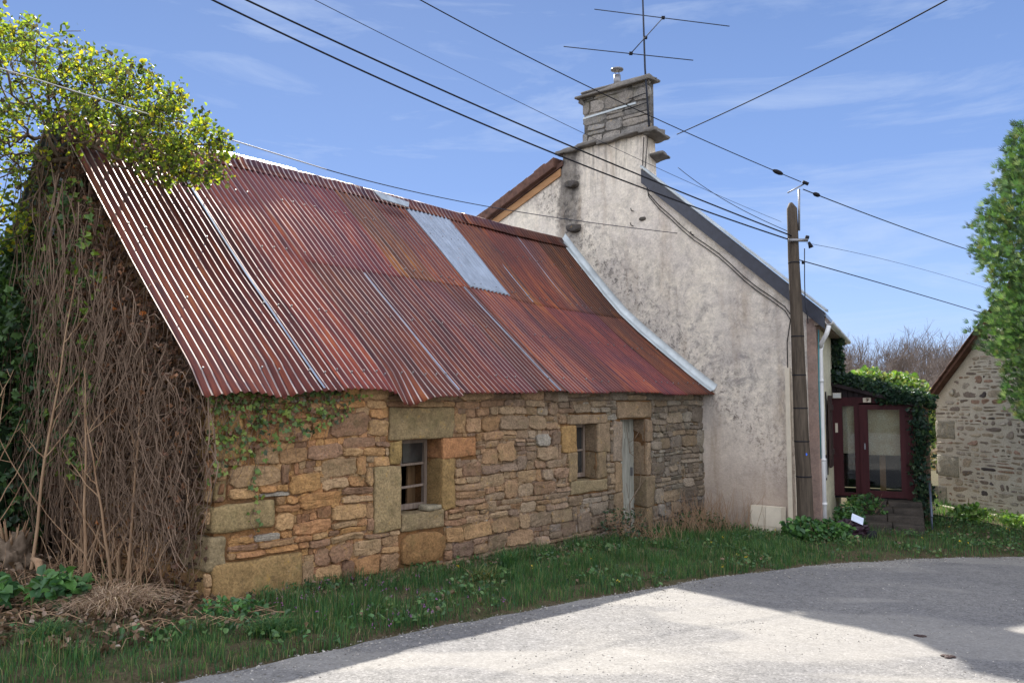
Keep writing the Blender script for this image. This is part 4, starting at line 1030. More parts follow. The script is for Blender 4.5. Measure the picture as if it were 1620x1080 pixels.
for k in range(300):
    y = random.uniform(46, 82); x = random.uniform(.34, .64)*y; bare_tree(mb, x, y, float(np.interp(y, ys, hz))-.3, random.uniform(3.2, 4.8)*(y/62), random.uniform(1.1, 1.9), 110)
for k in range(40):
    y = random.uniform(50, 80); x = random.choice([random.uniform(-.6, .33), random.uniform(.65, 1.0)])*y; bare_tree(mb, x, y, float(np.interp(y, ys, hz))-.3, random.uniform(4, 6), 2.4, 40)
tag(mb.build('distant_wood', M['twig_far'], None), 'hazy mass of bare winter trees on the hill between the two houses', 'wood', kind='stuff')
n = 9000; y = rng.uniform(34, 60, n); P = np.stack([rng.uniform(.3, .7, n)*y, y, np.interp(y, ys, hz)+rng.random(n)**2*1.6], 1)
mb = MB(); leaves(mb, P, .38, pal(n, [(.16, .14, .09), (.20, .15, .10), (.09, .12, .05)]), jit=.5); tag(mb.build('undergrowth', M['leaf_dry']), 'brown and olive scrub at the foot of the distant wood', 'scrub', kind='stuff')

# ------------------------------------------------------------------ plants
GREEN = [(.035, .075, .03), (.05, .10, .03), (.028, .055, .03), (.07, .13, .04)]
YEL = [(.29, .31, .035), (.18, .24, .035), (.11, .16, .035), (.36, .31, .03), (.06, .09, .03), (.06, .05, .035)]
# arborescent ivy crowning the barn gable
trk = np.array([-5.5, 10.1, 4.9])
ivy = empty('ivy_tree', (-5.6, 10.5, 0), 'bushy yellow-green ivy tree crown spilling over the left end of the roof', 'tree')
hull = [((-5.75, 9.7, 5.55), (1.15, 1.1, .90), 420), ((-4.75, 9.6, 5.30), (.95, .85, .64), 380), ((-4.0, 9.45, 4.90), (.62, .6, .5), 200), ((-3.65, 9.45, 4.72), (.42, .4, .33), 60), ((-6.6, 9.8, 5.6), (1.1, 1.0, 1.2), 300), ((-6.3, 9.8, 4.5), (.65, .7, .85), 200)]
tips = np.vstack([ell(n, c, r, .25) for c, r, n in hull])
tips = tips[~((tips[:, 0] > -5.3) & (tips[:, 2] < 4.45))]
def roofz_at(p):
    u, v = uv_of(p[:, 0], p[:, 1]); vv = np.clip(v, -.24, 3.3); z = np.interp(vv, pr[::-1, 0], pr[::-1, 1]); z = np.where(v > 3.3, 5.34-(v-3.3)*.955, z); return np.where(u > -.4, z, -9)
tips = tips[tips[:, 2] > roofz_at(tips)+.06]
ch, nd, ww = grow(trk, tips, .16, .0045, 2.25, .03, .05)
mb = MB(); 
for p, r in ch: mb.tube(p, r, 5, cap=False)
for k in range(9):
    a = random.uniform(-.35, .35); b = random.uniform(-.3, .3); mb.tube([(-5.75+a*.5, 10.3+b, -.1), (-5.8+a*.7, 10.2+b, 1.4), (-5.55+a, 10.25+b*.6, 3.2), trk+np.array([a*.2, b*.2, 0])], [.07, .06, .05, .045], 7)
mb.build('trunk', M['bark'], ivy, True, True)
mb = MB(); out = nd[ww <= 3]; 
k = 12500; idx = rng.integers(0, len(out), k); P = out[idx]+rng.normal(size=(k, 3))*.055
P = P[P[:, 2] > roofz_at(P)+.03]
leaves(mb, P, .047, pal(len(P), YEL, [3, 4, 4, 1.4, 2.8, 2], .3), shape='ovate', jit=.6)
mb.build('crown', M['leaf_bright'], ivy, False, True)

# dry creeper curtain over the gable
cr = empty('dry_creeper', W(-.3, 2.0, 0), 'thick brown curtain of bare hanging creeper stems over the barn gable', 'creeper')
def gtop(v): return float(np.interp(v, pr[::-1, 0], pr[::-1, 1])) if v < 3.3 else 5.34-(v-3.3)*.955
mb = MB()
for k in range(430):
    v = random.uniform(-.05, 3.7); top = gtop(v)-.15; zs = top*random.uniform(.45, 1.0) if random.random() < .6 else top
    ze = random.uniform(-.05, 1.0) if random.random() < .6 else random.uniform(.4, max(.5, zs-.3))
    n = 14; base_u = -.06-random.random()**1.5*(.34+.25*min(1, v/2)); ph = random.uniform(0, 50); amp = random.uniform(.08, .34)
    pts = []
    for q in range(n):
        f = q/(n-1); z = zs+(ze-zs)*f; vv = v+amp*nz(ph, z*1.3)*1.6+.06*nz(ph+9, z*5)-.3*f*random.random()*0; uu = base_u-.10*f+.14*nz(ph+31, z*1.9)+.04*nz(ph+5, z*6)
        pts.append(W(uu, vv, z))
    mb.tube(pts, np.linspace(random.uniform(.003, .009), .0025, n), 4, cap=False)
for k in range(520):      # tangles and loops
    v = random.uniform(0, 4.2); z = random.uniform(.6, gtop(v)-.2); ph = random.uniform(0, 99); r = random.uniform(.08, .3); u0 = -.12-random.random()*.4
    pts = [W(u0+.1*nz(ph, q*.4), v+r*math.cos(q*.55+ph)+.06*nz(ph+7, q*.5), z+r*1.2*math.sin(q*.5+ph*.7)-.02*q) for q in range(12)]
    mb.tube(pts, .0035, 4, cap=False)
mb.build('hanging_stems', M['stem_dark'], cr, True, True)
mb = MB()    # older woody stems that climb from the ground and fork
for k in range(16):
    v0 = random.uniform(.1, 4.0); ph = random.uniform(0, 90); top = gtop(min(max(v0, .3), 4.2))*random.uniform(.6, .98); r0 = random.uniform(.010, .022)
    pts = [W(-.30-.12*nz(ph, q*.5)+.012*q, v0+.25*nz(ph+3, q*.28)+.03*nz(ph, q*1.7), -.1+(top+.1)*q/15) for q in range(16)]
    mb.tube(pts, np.linspace(r0, r0*.35, 16), 6, cap=False)
    for m in range(5):
        j = random.randint(3, 13); d = random.choice([-1, 1]); L = random.uniform(.25, .8); b0 = np.array(pts[j])
        br = [b0+np.array(W(0, 0, 0))*0+L*f*np.array([V[0]*d*.7-U[0]*.15, V[1]*d*.7-U[1]*.15, .75-.9*f])+.03*np.array([nz(ph, f*4, m), nz(ph, f*4, m+9), 0]) for f in np.linspace(0, 1, 7)]
        mb.tube(br, np.linspace(r0*.5, .0025, 7), 5, cap=False)
mb.build('woody_stems', M['stem'], cr, True, True)
mb = MB(); n = 12000; v = rng.uniform(0, 4.9, n); z = rng.random(n); zt = np.array([gtop(q) for q in v]); zz = .1+z*(zt-.15); uo = -.04-.38*rng.random(n)**1.8; q = np.stack([P0[0]+uo*U[0]+v*V[0], P0[1]+uo*U[1]+v*V[1], zz], 1)
keep = rng.random(n) < np.clip(.12+zz/3.6, 0, 1); q = q[keep]
leaves(mb, q, .045, pal(len(q), [(.13, .07, .05), (.09, .055, .04), (.19, .10, .06), (.05, .035, .028), (.38, .13, .04)], [4, 4, 3, 4, .25]), shape='ivy', jit=.4, fold=.5); mb.build('dead_leaves', M['leaf_dry'], cr, False, True)
mb = MB(); n = 1100; v = rng.uniform(1.9, 4.8, n); zz = rng.uniform(1.0, 4.6, n); uu = -.25-.25*rng.random(n); k_ = zz < np.array([gtop(a) for a in v])-.1
q = np.stack([P0[0]+uu*U[0]+v*V[0], P0[1]+uu*U[1]+v*V[1], zz], 1)[k_]
leaves(mb, q, .075, pal(len(q), [(.09, .17, .045), (.05, .10, .04), (.16, .24, .04)]), shape='ivy', jit=.3); mb.build('live_leaves', M['leaf'], cr, False, True)

# dark ivy bank at the far left
bk = empty('ivy_bank', (-7.2, 11.2, 0), 'dark green ivy thicket at the left edge behind the bare saplings', 'thicket')
mb = MB(); P = np.vstack([ell(3800, (-6.95, 9.6, 1.8), (.95, .6, 2.1), .5), ell(1500, (-6.0, 9.75, 1.3), (.5, .4, 1.9), .5), ell(5200, (-7.3, 11.3, 1.7), (1.5, 1.1, 2.1), .55), ell(2600, (-6.2, 10.9, 1.6), (.7, .6, 2.0), .5), ell(1800, (-8.6, 10.3, 1.2), (1.2, 1, 1.6), .5), ell(1300, (-6.35, 10.9, 3.7), (.5, .5, .7), .2)]); P = P[P[:, 2] > -.1]
leaves(mb, P, .085, pal(len(P), GREEN, var=.35), shape='ivy', jit=.4, flat=0); mb.build('foliage', M['leaf'], bk, False, True)
mb = MB(); tips = np.vstack([ell(160, (-7.1, 11.0, 2.0), (1.5, .8, 2.0), .3)]); tips = tips[tips[:, 2] > .2]
for p, r in grow((-7.2, 11.2, -.1), tips, .3, .006, 2.2, .05)[0]: mb.tube(p, r, 5, cap=False)
mb.build('trunk', M['bark'], bk, True, True)
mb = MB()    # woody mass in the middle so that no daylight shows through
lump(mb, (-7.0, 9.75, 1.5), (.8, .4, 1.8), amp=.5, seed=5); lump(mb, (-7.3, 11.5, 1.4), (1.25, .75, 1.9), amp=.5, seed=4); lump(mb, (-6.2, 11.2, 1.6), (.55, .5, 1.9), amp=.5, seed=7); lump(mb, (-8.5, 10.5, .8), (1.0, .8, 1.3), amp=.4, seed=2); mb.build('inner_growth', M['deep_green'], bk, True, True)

# bare saplings
def sapling(x, y, h, lean, n, label, spread=.5, seed=0, split=False):
    z = gh(x, y)-.03; e = empty('bare_sapling', (x, y, z), label, 'sapling', group='bare saplings in front of the creeper')
    mb = MB(); pts = [(x+lean[0]*f**1.3+.03*nz(f*4, seed), y+lean[1]*f, z+h*f) for f in np.linspace(0, 1, 14)]
    mb.tube(pts, np.linspace(.019, .004, 14), 6, cap=False)
    mb.build('trunk', M['stem'], e, True, True)
    mb = MB()
    for k in range(n):
        f = random.uniform(.12, .85); i = int(f*13); p = np.array(pts[i]); a = random.uniform(0, 6.28); L = spread*random.uniform(.5, 1.4)*(1.2-f)
        d = np.array([math.cos(a), math.sin(a)*.6, random.uniform(.5, 1.4)]); d /= np.linalg.norm(d)
        br = [p+d*L*q+np.array([.02*nz(k, q*5), .02*nz(k+5, q*5), .25*L*q*q]) for q in np.linspace(0, 1, 7)]
        mb.tube(br, np.linspace(.008, .0022, 7), 5, cap=False)
        for m in range(2):
            j = random.randint(2, 5); d2 = np.array([random.uniform(-1, 1), random.uniform(-.5, .5), random.uniform(.1, 1)]); mb.tube([br[j], br[j]+d2*.12*L+.0, br[j]+d2*.28*L+np.array([0, 0, .04])], [.004, .003, .002], 4, cap=False)
    mb.build('twigs', M['stem'], e, True, True)
sapling(-5.0, 8.65, 3.2, (.25, .2), 9, 'tallest bare sapling, forking low at the middle of the thicket', .8, 1)
sapling(-5.45, 8.7, 2.9, (-.12, .1), 8, 'bare sapling nearest the left edge', .7, 2)
sapling(-4.55, 8.9, 2.1, (.7, .1), 6, 'bare sapling leaning right across the creeper', .6, 3)
sapling(-4.25, 8.3, 2.2, (-.08, 0), 6, 'straight thin bare sapling right of the leaning one', .5, 4)
sapling(-3.95, 8.2, 1.7, (-.35, .1), 7, 'short forked bare sapling above the dry grass clump', .6, 5)
sapling(-3.75, 8.15, 2.3, (.03, .1), 4, 'slender bare stem nearest the barn corner', .4, 6)

# ivy on the front wall below the eave
iv = empty('wall_ivy', W(.6, -.05, 1.4), 'patch of small-leaved ivy clinging to the stone below the left eave', 'ivy')
mb = MB(); n = 760; u = rng.beta(1.1, 1.9, n)*2.0-.12; dz = rng.random(n)**1.5*(1.0-.42*u)*.85; z = 1.98-dz
k_ = (z > 1.05+.32*u+.15*np.sin(u*9)) & (rng.random(n) < .9-.2*u)
u, z = u[k_], z[k_]; P = np.stack([u, -.03-.06*rng.random(len(u)), z], 1)
S = []; 
for q in range(24): S.append((.42+.04*math.sin(q*.7), -.05, 1.25-q*.03))
P = np.vstack([P, np.array(S)+rng.normal(size=(24, 3))*.02])
PW = np.array([W(*p) for p in P])
nrm = np.array([-V[0], -V[1], .25])
leaves(mb, PW, .046, pal(len(PW), [(.12, .19, .045), (.08, .13, .04), (.19, .25, .05), (.05, .07, .03), (.17, .09, .05)], [3, 3, 2, 1.5, 2.5]), flat=.45, up=nrm, shape='ivy', jit=.4, fold=.12); mb.build('leaves', M['leaf'], iv, False, True)
mb = MB()
for k in range(46):
    u = random.uniform(-.1, 1.5); z = 1.98; ph = random.uniform(0, 99); L = random.uniform(.3, .95)*(1.1-.4*u); pts = [W(u+.12*nz(ph, q*.35)*1.5+q*.006, -.03-.03*random.random(), z-L*q/9) for q in range(10)]; mb.tube(pts, np.linspace(.004, .002, 10), 4, cap=False)
mb.tube([W(.40+.04*math.sin(q*.7), -.04, 1.7-q*.04) for q in range(30)], .003, 4, cap=False)
mb.build('stems', M['stem_dark'], iv, True, True)

# ivy over and beside the porch
pi_ = empty('porch_ivy', (Q0[0]+1.7*WP[0], Q0[1]+1.7*WP[1], -.2), 'dark ivy smothering the porch roof and its right side', 'ivy')
def PP(x, y, z): q = Q0+x*WP+y*BP; return np.array([q[0], q[1], z])
mb = MB(); A = []
for k in range(3000): 
    x = random.uniform(-.05, 1.9); A.append(PP(x, random.uniform(-.2, 1.6), 2.33-.28*x+random.uniform(-.05, .18)+.08*nz(x*4, k)))
for k in range(1900):
    z = random.random()*2.1; A.append(PP(1.60+random.gauss(0, .085)+.04*math.sin(z*5), random.uniform(-.3, .8), z-.35+.0))
for k in range(420): A.append(PP(random.gauss(1.3, .2), random.uniform(-.16, -.05), 1.93-.1+random.random()*.18-.08*0))
for k in range(900): z = random.random(); t_ = random.uniform(3.25, 3.9); A.append(np.array([0, 0, 0])+np.array([hx, hy, 0])+np.array([DH[0]*U[0]+DH[1]*V[0], DH[0]*U[1]+DH[1]*V[1], 0])*t_+np.array([.9, -.43, 0])*random.uniform(.02, .22)+np.array([0, 0, 2.2+z*1.1]))
A = np.array(A); leaves(mb, A, .075, pal(len(A), [(.02, .05, .03), (.03, .065, .035), (.015, .035, .025), (.05, .09, .04)]), shape='ivy', jit=.4); mb.build('leaves', M['leaf'], pi_, False, True)
mb = MB()
for k in range(14): x = random.gauss(1.65, .08); mb.tube([PP(x, random.uniform(-.1, .3), -.6), PP(x+.1*nz(k), 0, .5), PP(x-.1*nz(k+9), .1, 1.7)], [.02, .014, .008], 5, cap=False)
mb.build('stems', M['stem_dark'], pi_, True, True)

# bright shrub behind the porch
bs = empty('glossy_shrub', (10.8, 22.6, -.6), 'bright glossy-leaved shrub catching the sun behind the porch', 'shrub')
mb = MB(); P = np.vstack([ell(1300, (10.6, 22.5, 1.96), (.9, .7, .67), .2), ell(800, (11.25, 22.4, 1.4), (.6, .6, .67), .2), ell(600, (9.8, 22.5, 2.35), (.6, .6, .42), .2)])
leaves(mb, P, .13, pal(len(P), [(.10, .20, .04), (.16, .26, .05), (.06, .12, .04), (.30, .34, .12)]), jit=.4); mb.build('foliage', M['needle'], bs, False, True)
mb = MB()
for p, r in grow((10.8, 22.6, -.7), np.vstack([ell(60, (10.7, 22.5, 1.8), (1.0, .7, .7), .2)]), .3, .006)[0]: mb.tube(p, r, 5, cap=False)
mb.build('trunk', M['bark'], bs, True, True)

# tall conifer at the right edge
cf = empty('tall_conifer', (10.3, 13.4, gh(10.3, 13.4)), 'tall bright green conifer at the right edge of the view', 'conifer')
mb = MB(); n = 50000; zz = rng.uniform(.9, 9.0, n)
a = rng.uniform(0, 2*math.pi, n)
def crad(z): return np.interp(z, [.9, 1.5, 2.2, 3.2, 4.2, 5.0, 6.0, 7.2, 9.0], [1.1, 1.55, 1.95, 2.12, 2.02, 2.1, 1.75, 1.2, .2])
lobe = np.array([1+.26*nz(math.cos(q)*2.2, math.sin(q)*2.2, w*1.5)+.16*nz(math.cos(q)*5, math.sin(q)*6, w*5) for q, w in zip(a, zz)])
rr = crad(zz)*lobe*(1-.34*rng.random(n)**1.3)*(1+.05*(rng.random(n) > .93))
P = np.stack([10.3+rr*np.cos(a), 13.4+rr*np.sin(a), zz-.0], 1)
vis = rng.random(n) < 1; 
# flat upright sprays: each a fan of three narrow leaflets
outd = np.stack([np.cos(a), np.sin(a), np.full(n, .95)], 1)+rng.normal(size=(n, 3))*.35; outd /= np.linalg.norm(outd, axis=1)[:, None]
side = np.cross(outd, rng.normal(size=(n, 3))); side /= np.linalg.norm(side, axis=1)[:, None]
cl = pal(n, [(.05, .11, .045), (.085, .155, .055), (.03, .06, .03), (.16, .22, .13), (.10, .11, .05)], [3, 3, 3, 1.5, .6], .35); L = (.08+.10*rng.random(n))[:, None]
for sd, ln in ((0, 1.0), (.7, .75), (-.7, .75), (.35, .9), (-.35, .9)):
    d = outd+side*sd; d /= np.linalg.norm(d, axis=1)[:, None]; w = np.cross(d, side if sd == 0 else outd); w /= np.linalg.norm(w, axis=1)[:, None]+1e-9
    w = np.cross(w, d); T = P+d*L*ln; m_ = P+d*L*ln*.5
    Vv = np.stack([P, m_+w*L*.055, T, m_-w*L*.055], 1).reshape(-1, 3); b = np.arange(n)[:, None]*4
    mb.add(Vv, b+np.array([[0, 1, 2, 3]]), np.repeat(cl, 4, axis=0))
mb.build('crown', M['needle'], cf, False, True)
mb = MB(); mb.tube([(10.3, 13.4, -.5), (10.3, 13.4, 3), (10.3, 13.4, 8.4)], [.2, .15, .03], 10)
for k in range(160):
    z = random.uniform(1.0, 8); a_ = random.uniform(0, 6.28); r_ = float(crad(z))*.8; mb.tube([(10.3, 13.4, z-.3), (10.3+r_*.5*math.cos(a_), 13.4+r_*.5*math.sin(a_), z-.1), (10.3+r_*math.cos(a_), 13.4+r_*math.sin(a_), z+.1)], [.03, .02, .006], 5, cap=False)
mb.build('trunk', M['bark'], cf, True, True)
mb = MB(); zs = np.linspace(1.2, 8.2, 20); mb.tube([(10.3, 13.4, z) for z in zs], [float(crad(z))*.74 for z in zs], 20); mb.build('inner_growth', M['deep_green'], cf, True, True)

# ------------------------------------------------------------------ verge grass
def blades(n, region, h, wd, cols, wts=None, lean=.45, clump=None, cut=None):
    P = []
    while len(P) < n:
        k = n*2; X = rng.uniform(region[0], region[1], k); Y = rng.uniform(region[2], region[3], k); m = np.ones(k, bool)
        if cut is not None: m &= cut(X, Y)
        P += list(np.stack([X[m], Y[m]], 1))
        if not m.any(): break
    P = np.array(P[:n]); n = len(P); z = gz(P[:, 0], P[:, 1])-.02
    nn_ = np.array([nz(p[0]*1.6, p[1]*1.6)+.6*nz(p[0]*5, p[1]*5, 3) for p in P]); hh = h*(.35+1.2*rng.random(n)**1.4)*(1+1.1*nn_); hh = np.clip(hh, .02, None)
    a = rng.uniform(0, 6.283, n); le = lean*rng.random(n)*hh; dx, dy = np.cos(a)*le, np.sin(a)*le; b = a+rng.normal(size=n)*.6+1.57; wx, wy = np.cos(b)*wd, np.sin(b)*wd
    base = np.stack([P[:, 0], P[:, 1], z], 1); Vv = np.zeros((n, 5, 3)); Wd = np.stack([wx, wy, wx*0], 1)
    Vv[:, 0] = base-Wd; Vv[:, 1] = base+Wd; mid = base+np.stack([dx*.35, dy*.35, hh*.6], 1); Vv[:, 2] = mid+Wd*.7; Vv[:, 3] = mid-Wd*.7; Vv[:, 4] = base+np.stack([dx*1.3, dy*1.3, hh*.95], 1)
    i = np.arange(n)[:, None]*5; mb = MB(); mb.add(Vv.reshape(-1, 3), [i+np.array([[0, 1, 2, 3]]), i+np.array([[3, 2, 4]])], np.repeat(pal(n, cols, wts, .3), 5, axis=0)); return mb
def verge(X, Y):
    D = edge_dist(X, Y); u, v = (X-P0[0])*U[0]+(Y-P0[1])*U[1], (X-P0[0])*V[0]+(Y-P0[1])*V[1]
    inside = (u > -.1) & (u < 9.9) & (v > -.03); inside |= (u > 9.85) & (v > -2.2+(u-9.9)*.27) & (u < 19)
    thin = np.array([nz(x*2.2, y*2.2, 7) for x, y in zip(X, Y)]) if len(X) < 400000 else 0
    litter = (u < .3) & (v > -.75)
    keep = rng.random(len(X)) < np.where(litter, .06, 1)
    px = (X-Q0[0])*WP[0]+(Y-Q0[1])*WP[1]; py = (X-Q0[0])*BP[0]+(Y-Q0[1])*BP[1]; stp = (px > .5) & (px < 1.65) & (py > -2.15)
    return (D > .03+.10*(thin+.5)) & ~inside & (D < 8) & keep & (thin > -.52) & ~stp
gcol = [(.05, .125, .05), (.075, .16, .05), (.035, .095, .04), (.12, .18, .06), (.25, .21, .12)]
mb1 = blades(52000, (-4.2, 4.5, 5.4, 14.2), .11, .0035, gcol, [4, 4, 3, 2, 1], cut=verge)
tag(mb1.build('verge_grass', M['grass']), 'green grass verge along the foot of the barn', 'grass', kind='stuff')
mb1 = blades(30000, (3.5, 13, 10.5, 21), .10, .005, gcol, [4, 4, 3, 2.5, .4], cut=lambda X, Y: verge(X, Y) & (X > 3.4))
tag(mb1.build('lawn_grass', M['grass']), 'grass in front of the house and far barn', 'grass', kind='stuff')
# taller weeds by the wall foot
def weeds(name, pts, n, h, r, cols, label, cat, mat='leaf', size=.06, shape='ovate', stems=12):
    x, y = pts; z = gh(x, y); e = empty(name, (x, y, z), label, cat); mb = MB(); P = ell(n, (x, y, z+h*.45), (r, r*.8, h*.55), .1); P = P[P[:, 2] > z]
    leaves(mb, P, size, pal(len(P), cols), shape=shape, flat=.7, up=(0, -.3, 1), jit=.45); mb.build('leaves', M[mat], e, False, True); mb = MB()
    for k in range(stems): mb.tube([(x+random.gauss(0, r*.3), y+random.gauss(0, r*.3), z-.02), (x+random.gauss(0, r*.5), y+random.gauss(0, r*.4), z+h*random.uniform(.5, 1))], [.004, .002], 4, cap=False)
    mb.build('stems', M['stem'], e, True, True); return e
WG = [(.06, .14, .04), (.09, .20, .05), (.04, .10, .04)]
weeds('nettle_clump', (4.72, 13.45), 420, .34, .38, WG, 'nettle clump round the foot of the utility pole', 'weeds', size=.085)
weeds('nettle_clump', (5.25, 13.55), 260, .30, .3, WG, 'nettle clump between the downpipe and the plum bag', 'weeds', size=.085)
weeds('leafy_weed', (-4.55, 7.2), 160, .28, .28, WG, 'leafy green weed in the litter left of the dry grass clump', 'weeds', size=.10)
weeds('leafy_weed', (-4.0, 7.35), 200, .3, .25, WG, 'leafy green weed just beside the dry grass clump', 'weeds', size=.09)
weeds('leafy_weed', (-2.5, 7.5), 200, .16, .3, WG, 'low leafy weed below the huge base block', 'weeds', size=.05)
weeds('garden_weed', (9.0, 16.3), 260, .35, .35, [(.12, .24, .05), (.2, .32, .07), (.08, .16, .05)], 'sunlit leafy weed at the left foot of the far barn', 'weeds', size=.09)
weeds('garden_weed', (9.5, 15.6), 160, .25, .3, [(.12, .24, .05), (.2, .32, .07)], 'sunlit leafy weed below the middle of the far barn', 'weeds', size=.08)
weeds('garden_weed', (6.75, 15.9), 420, .6, .42, WG, 'tall weeds hiding the left half of the steps', 'weeds', size=.07)
weeds('garden_weed', (6.2, 15.2), 330, .45, .3, WG, 'weeds against the cream wall left of the steps', 'weeds', size=.07)
weeds('bramble', W(6.55, -.38, 0)[:2], 360, .55, .42, [(.03, .055, .03), (.05, .08, .035), (.10, .07, .05)], 'dark bramble clump left of the barn door', 'brambles', size=.045, stems=40)
weeds('bramble', W(8.75, -.5, 0)[:2], 300, .35, .5, [(.03, .06, .03), (.06, .10, .035)], 'low bramble clump in the corner between barn and house', 'brambles', size=.045, stems=40)
P = scatter0 = None
def wc(X, Y): return verge(X, Y) & (np.array([nz(x*1.1, y*1.1, 21)+.5*nz(x*3.5, y*3.5, 2) for x, y in zip(X, Y)]) > .14)
Pw = []
while len(Pw) < 5200:
    X = rng.uniform(-4.2, 12, 9000); Y = rng.uniform(5.4, 18, 9000); m_ = wc(X, Y); Pw += list(np.stack([X[m_], Y[m_]], 1))
Pw = np.array(Pw[:5200]); Pw = np.column_stack([Pw, gz(Pw[:, 0], Pw[:, 1])+.02+.09*rng.random(5200)])
mb = MB(); leaves(mb, Pw, .042, pal(5200, [(.06, .13, .045), (.10, .18, .06), (.04, .085, .035), (.13, .15, .06), (.16, .11, .07)], [3, 3, 3, 1, .8]), flat=.6, up=(0, -.15, 1), jit=.6); tag(mb.build('verge_weeds', M['leaf']), 'low broad-leaved weeds mixed through the verge grass', 'weeds', kind='stuff')
# tall tufts
def tuft(x, y, n, h, cols, label, name='grass_tuft', droop=.7, w=.004, mat='grass', rad=.06):
    z = gh(x, y)-.02; e = empty(name, (x, y, z), label, 'grass tuft'); mb = MB()
    for k in range(n):
        a = random.uniform(0, 6.283); hh = h*random.uniform(.5, 1.15); L = droop*hh*random.uniform(.3, 1.3); x0 = x+random.gauss(0, rad); y0 = y+random.gauss(0, rad)
        pts = []
        for f in (0, .3, .6, .85, 1): pts.append((x0+math.cos(a)*L*f**1.5, y0+math.sin(a)*L*f**1.5, z+hh*(f-.55*droop*f**3)))
        pts = np.array(pts); sw = np.array([-math.sin(a), math.cos(a), 0])*w; sw2 = np.stack([sw*q for q in (1, .9, .7, .4, .1)])
        mb.add(np.vstack([pts-sw2, pts+sw2]), np.array([(i, i+5, i+6, i+1) for i in range(4)]), pal(1, cols, None, .3)[0])
    mb.build('blades', M[mat], e, False, True); return e
tuft(-3.55, 7.38, 900, .36, [(.38, .27, .18), (.28, .19, .13), (.46, .35, .25), (.2, .13, .09)], 'mound of dead straw-coloured grass at the barn corner', 'dry_grass_clump', 1.25, .005, 'leaf_dry', .13)
tuft(-.3, 8.6+.8, 160, .30, [(.30, .24, .12), (.10, .14, .05), (.05, .12, .04)], 'tuft with dry stalks under the open window', droop=.8)
tuft(-.05, 9.75+.35, 200, .38, gcol[:3], 'tall dark tuft against the wall under the white stone', droop=.6)
tuft(-2.0, 6.95, 500, .26, gcol[:4], 'long green grass tuft below the huge corner block', droop=.9)
tuft(-3.6, 6.5, 500, .24, gcol[:4], 'long green grass tuft near the lane in front of the dry mound', droop=.9)
tuft(-4.0, 6.1, 350, .20, gcol[1:], 'pale green tuft at the lower left edge of the lane', droop=.9)
# brambles and dead stalks between door and house corner
def stalks(cx, cy, n, h, spread, label, name='dry_stalks'):
    z = gh(cx, cy); e = empty(name, (cx, cy, z), label, 'dry stalks'); mb = MB()
    for k in range(n):
        x0 = cx+random.gauss(0, spread*.5); y0 = cy+random.gauss(0, spread*.4); a = random.uniform(0, 6.28); L = h*random.uniform(.4, 1.1); d = random.uniform(.05, .7)
        pts = [(x0+math.cos(a)*L*d*f+.03*nz(k, f*3), y0+math.sin(a)*L*d*f*.6, z-.02+L*(f-.35*d*f*f)) for f in np.linspace(0, 1, 7)]
        mb.tube(pts, np.linspace(.0045, .0018, 7), 4, cap=False)
    mb.build('stems', M['stem'], e, True, True)
    return e
p = W(9.2, -.45, 0); stalks(p[0], p[1], 150, .75, .7, 'tangle of dead stalks in the corner between barn and house')
p = W(8.3, -.5, 0); stalks(p[0], p[1], 110, .6, .6, 'dead stalks right of the barn door')
p = W(7.0, -.5, 0); stalks(p[0], p[1], 70, .45, .5, 'dead stalks left of the barn door')
stalks(-3.9, 7.9, 60, .7, .6, 'dead stalks rising behind the dry grass mound')
e = empty('bare_shrub', W(7.15, -.25, -.35), 'thin leafless shrub with curved stem growing in front of the barn door', 'shrub')
mb = MB(); base = np.array(W(6.95, -.3, -.36))
tips = np.array([W(7.1+random.uniform(-.35, .9), -.25+random.uniform(-.1, .1), random.uniform(.5, 1.5)) for _ in range(16)]); tips[0] = W(7.2, -.2, 1.45)
ch_, _, _ = grow(base, tips, .18, .003, 2.2, .02, .05)
for p_, r_ in ch_: mb.tube(p_, r_, 5, cap=False)
mb.build('branches', M['bark'], e, True, True)

# leaf litter, dead leaves, pebbles, flowers
def scatter(n, reg, cut):
    P = np.zeros((0, 2))
    while len(P) < n:
        X = rng.uniform(reg[0], reg[1], n*3); Y = rng.uniform(reg[2], reg[3], n*3); m = cut(X, Y); P = np.vstack([P, np.stack([X[m], Y[m]], 1)])
    P = P[:n]; return np.column_stack([P, gz(P[:, 0], P[:, 1])])
def inl(X, Y):
    u, v = (X-P0[0])*U[0]+(Y-P0[1])*U[1], (X-P0[0])*V[0]+(Y-P0[1])*V[1]; return (u < .1) & (v > -1.0) & (v < 4)
P = scatter(6500, (-7.5, -2.8, 6.2, 11), inl); P[:, 2] += .012+.06*rng.random(len(P))**2
mb = MB(); leaves(mb, P, .05, pal(len(P), [(.20, .13, .09), (.12, .075, .05), (.30, .22, .17), (.07, .05, .035), (.40, .33, .28)], [4, 4, 2, 4, .7]), flat=.7, up=(0, 0, 1), jit=.5, fold=.3); tag(mb.build('leaf_litter', M['leaf_dry']), 'brown dead leaves and twigs littering the bank left of the barn', 'leaf litter', kind='stuff')
mb = MB(); P = scatter(260, (-5, -2.2, 6.6, 10), inl)
for p in P:
    a = random.uniform(0, 6.28); L = random.uniform(.08, .4); mb.tube([(p[0], p[1], p[2]+.03), (p[0]+L*math.cos(a)*.5, p[1]+L*math.sin(a)*.5, p[2]+.05+.05*random.random()), (p[0]+L*math.cos(a), p[1]+L*math.sin(a), p[2]+.04)], [.005, .004, .002], 4, cap=False)
tag(mb.build('fallen_twigs', M['stem']), 'broken dry twigs lying on the leaf litter', 'twigs', kind='stuff')
lg = empty('broken_branch', (-4.3, 7.3, gh(-4.3, 7.3)), 'twisted broken branch with torn pale end lying left of the dry mound', 'branch')
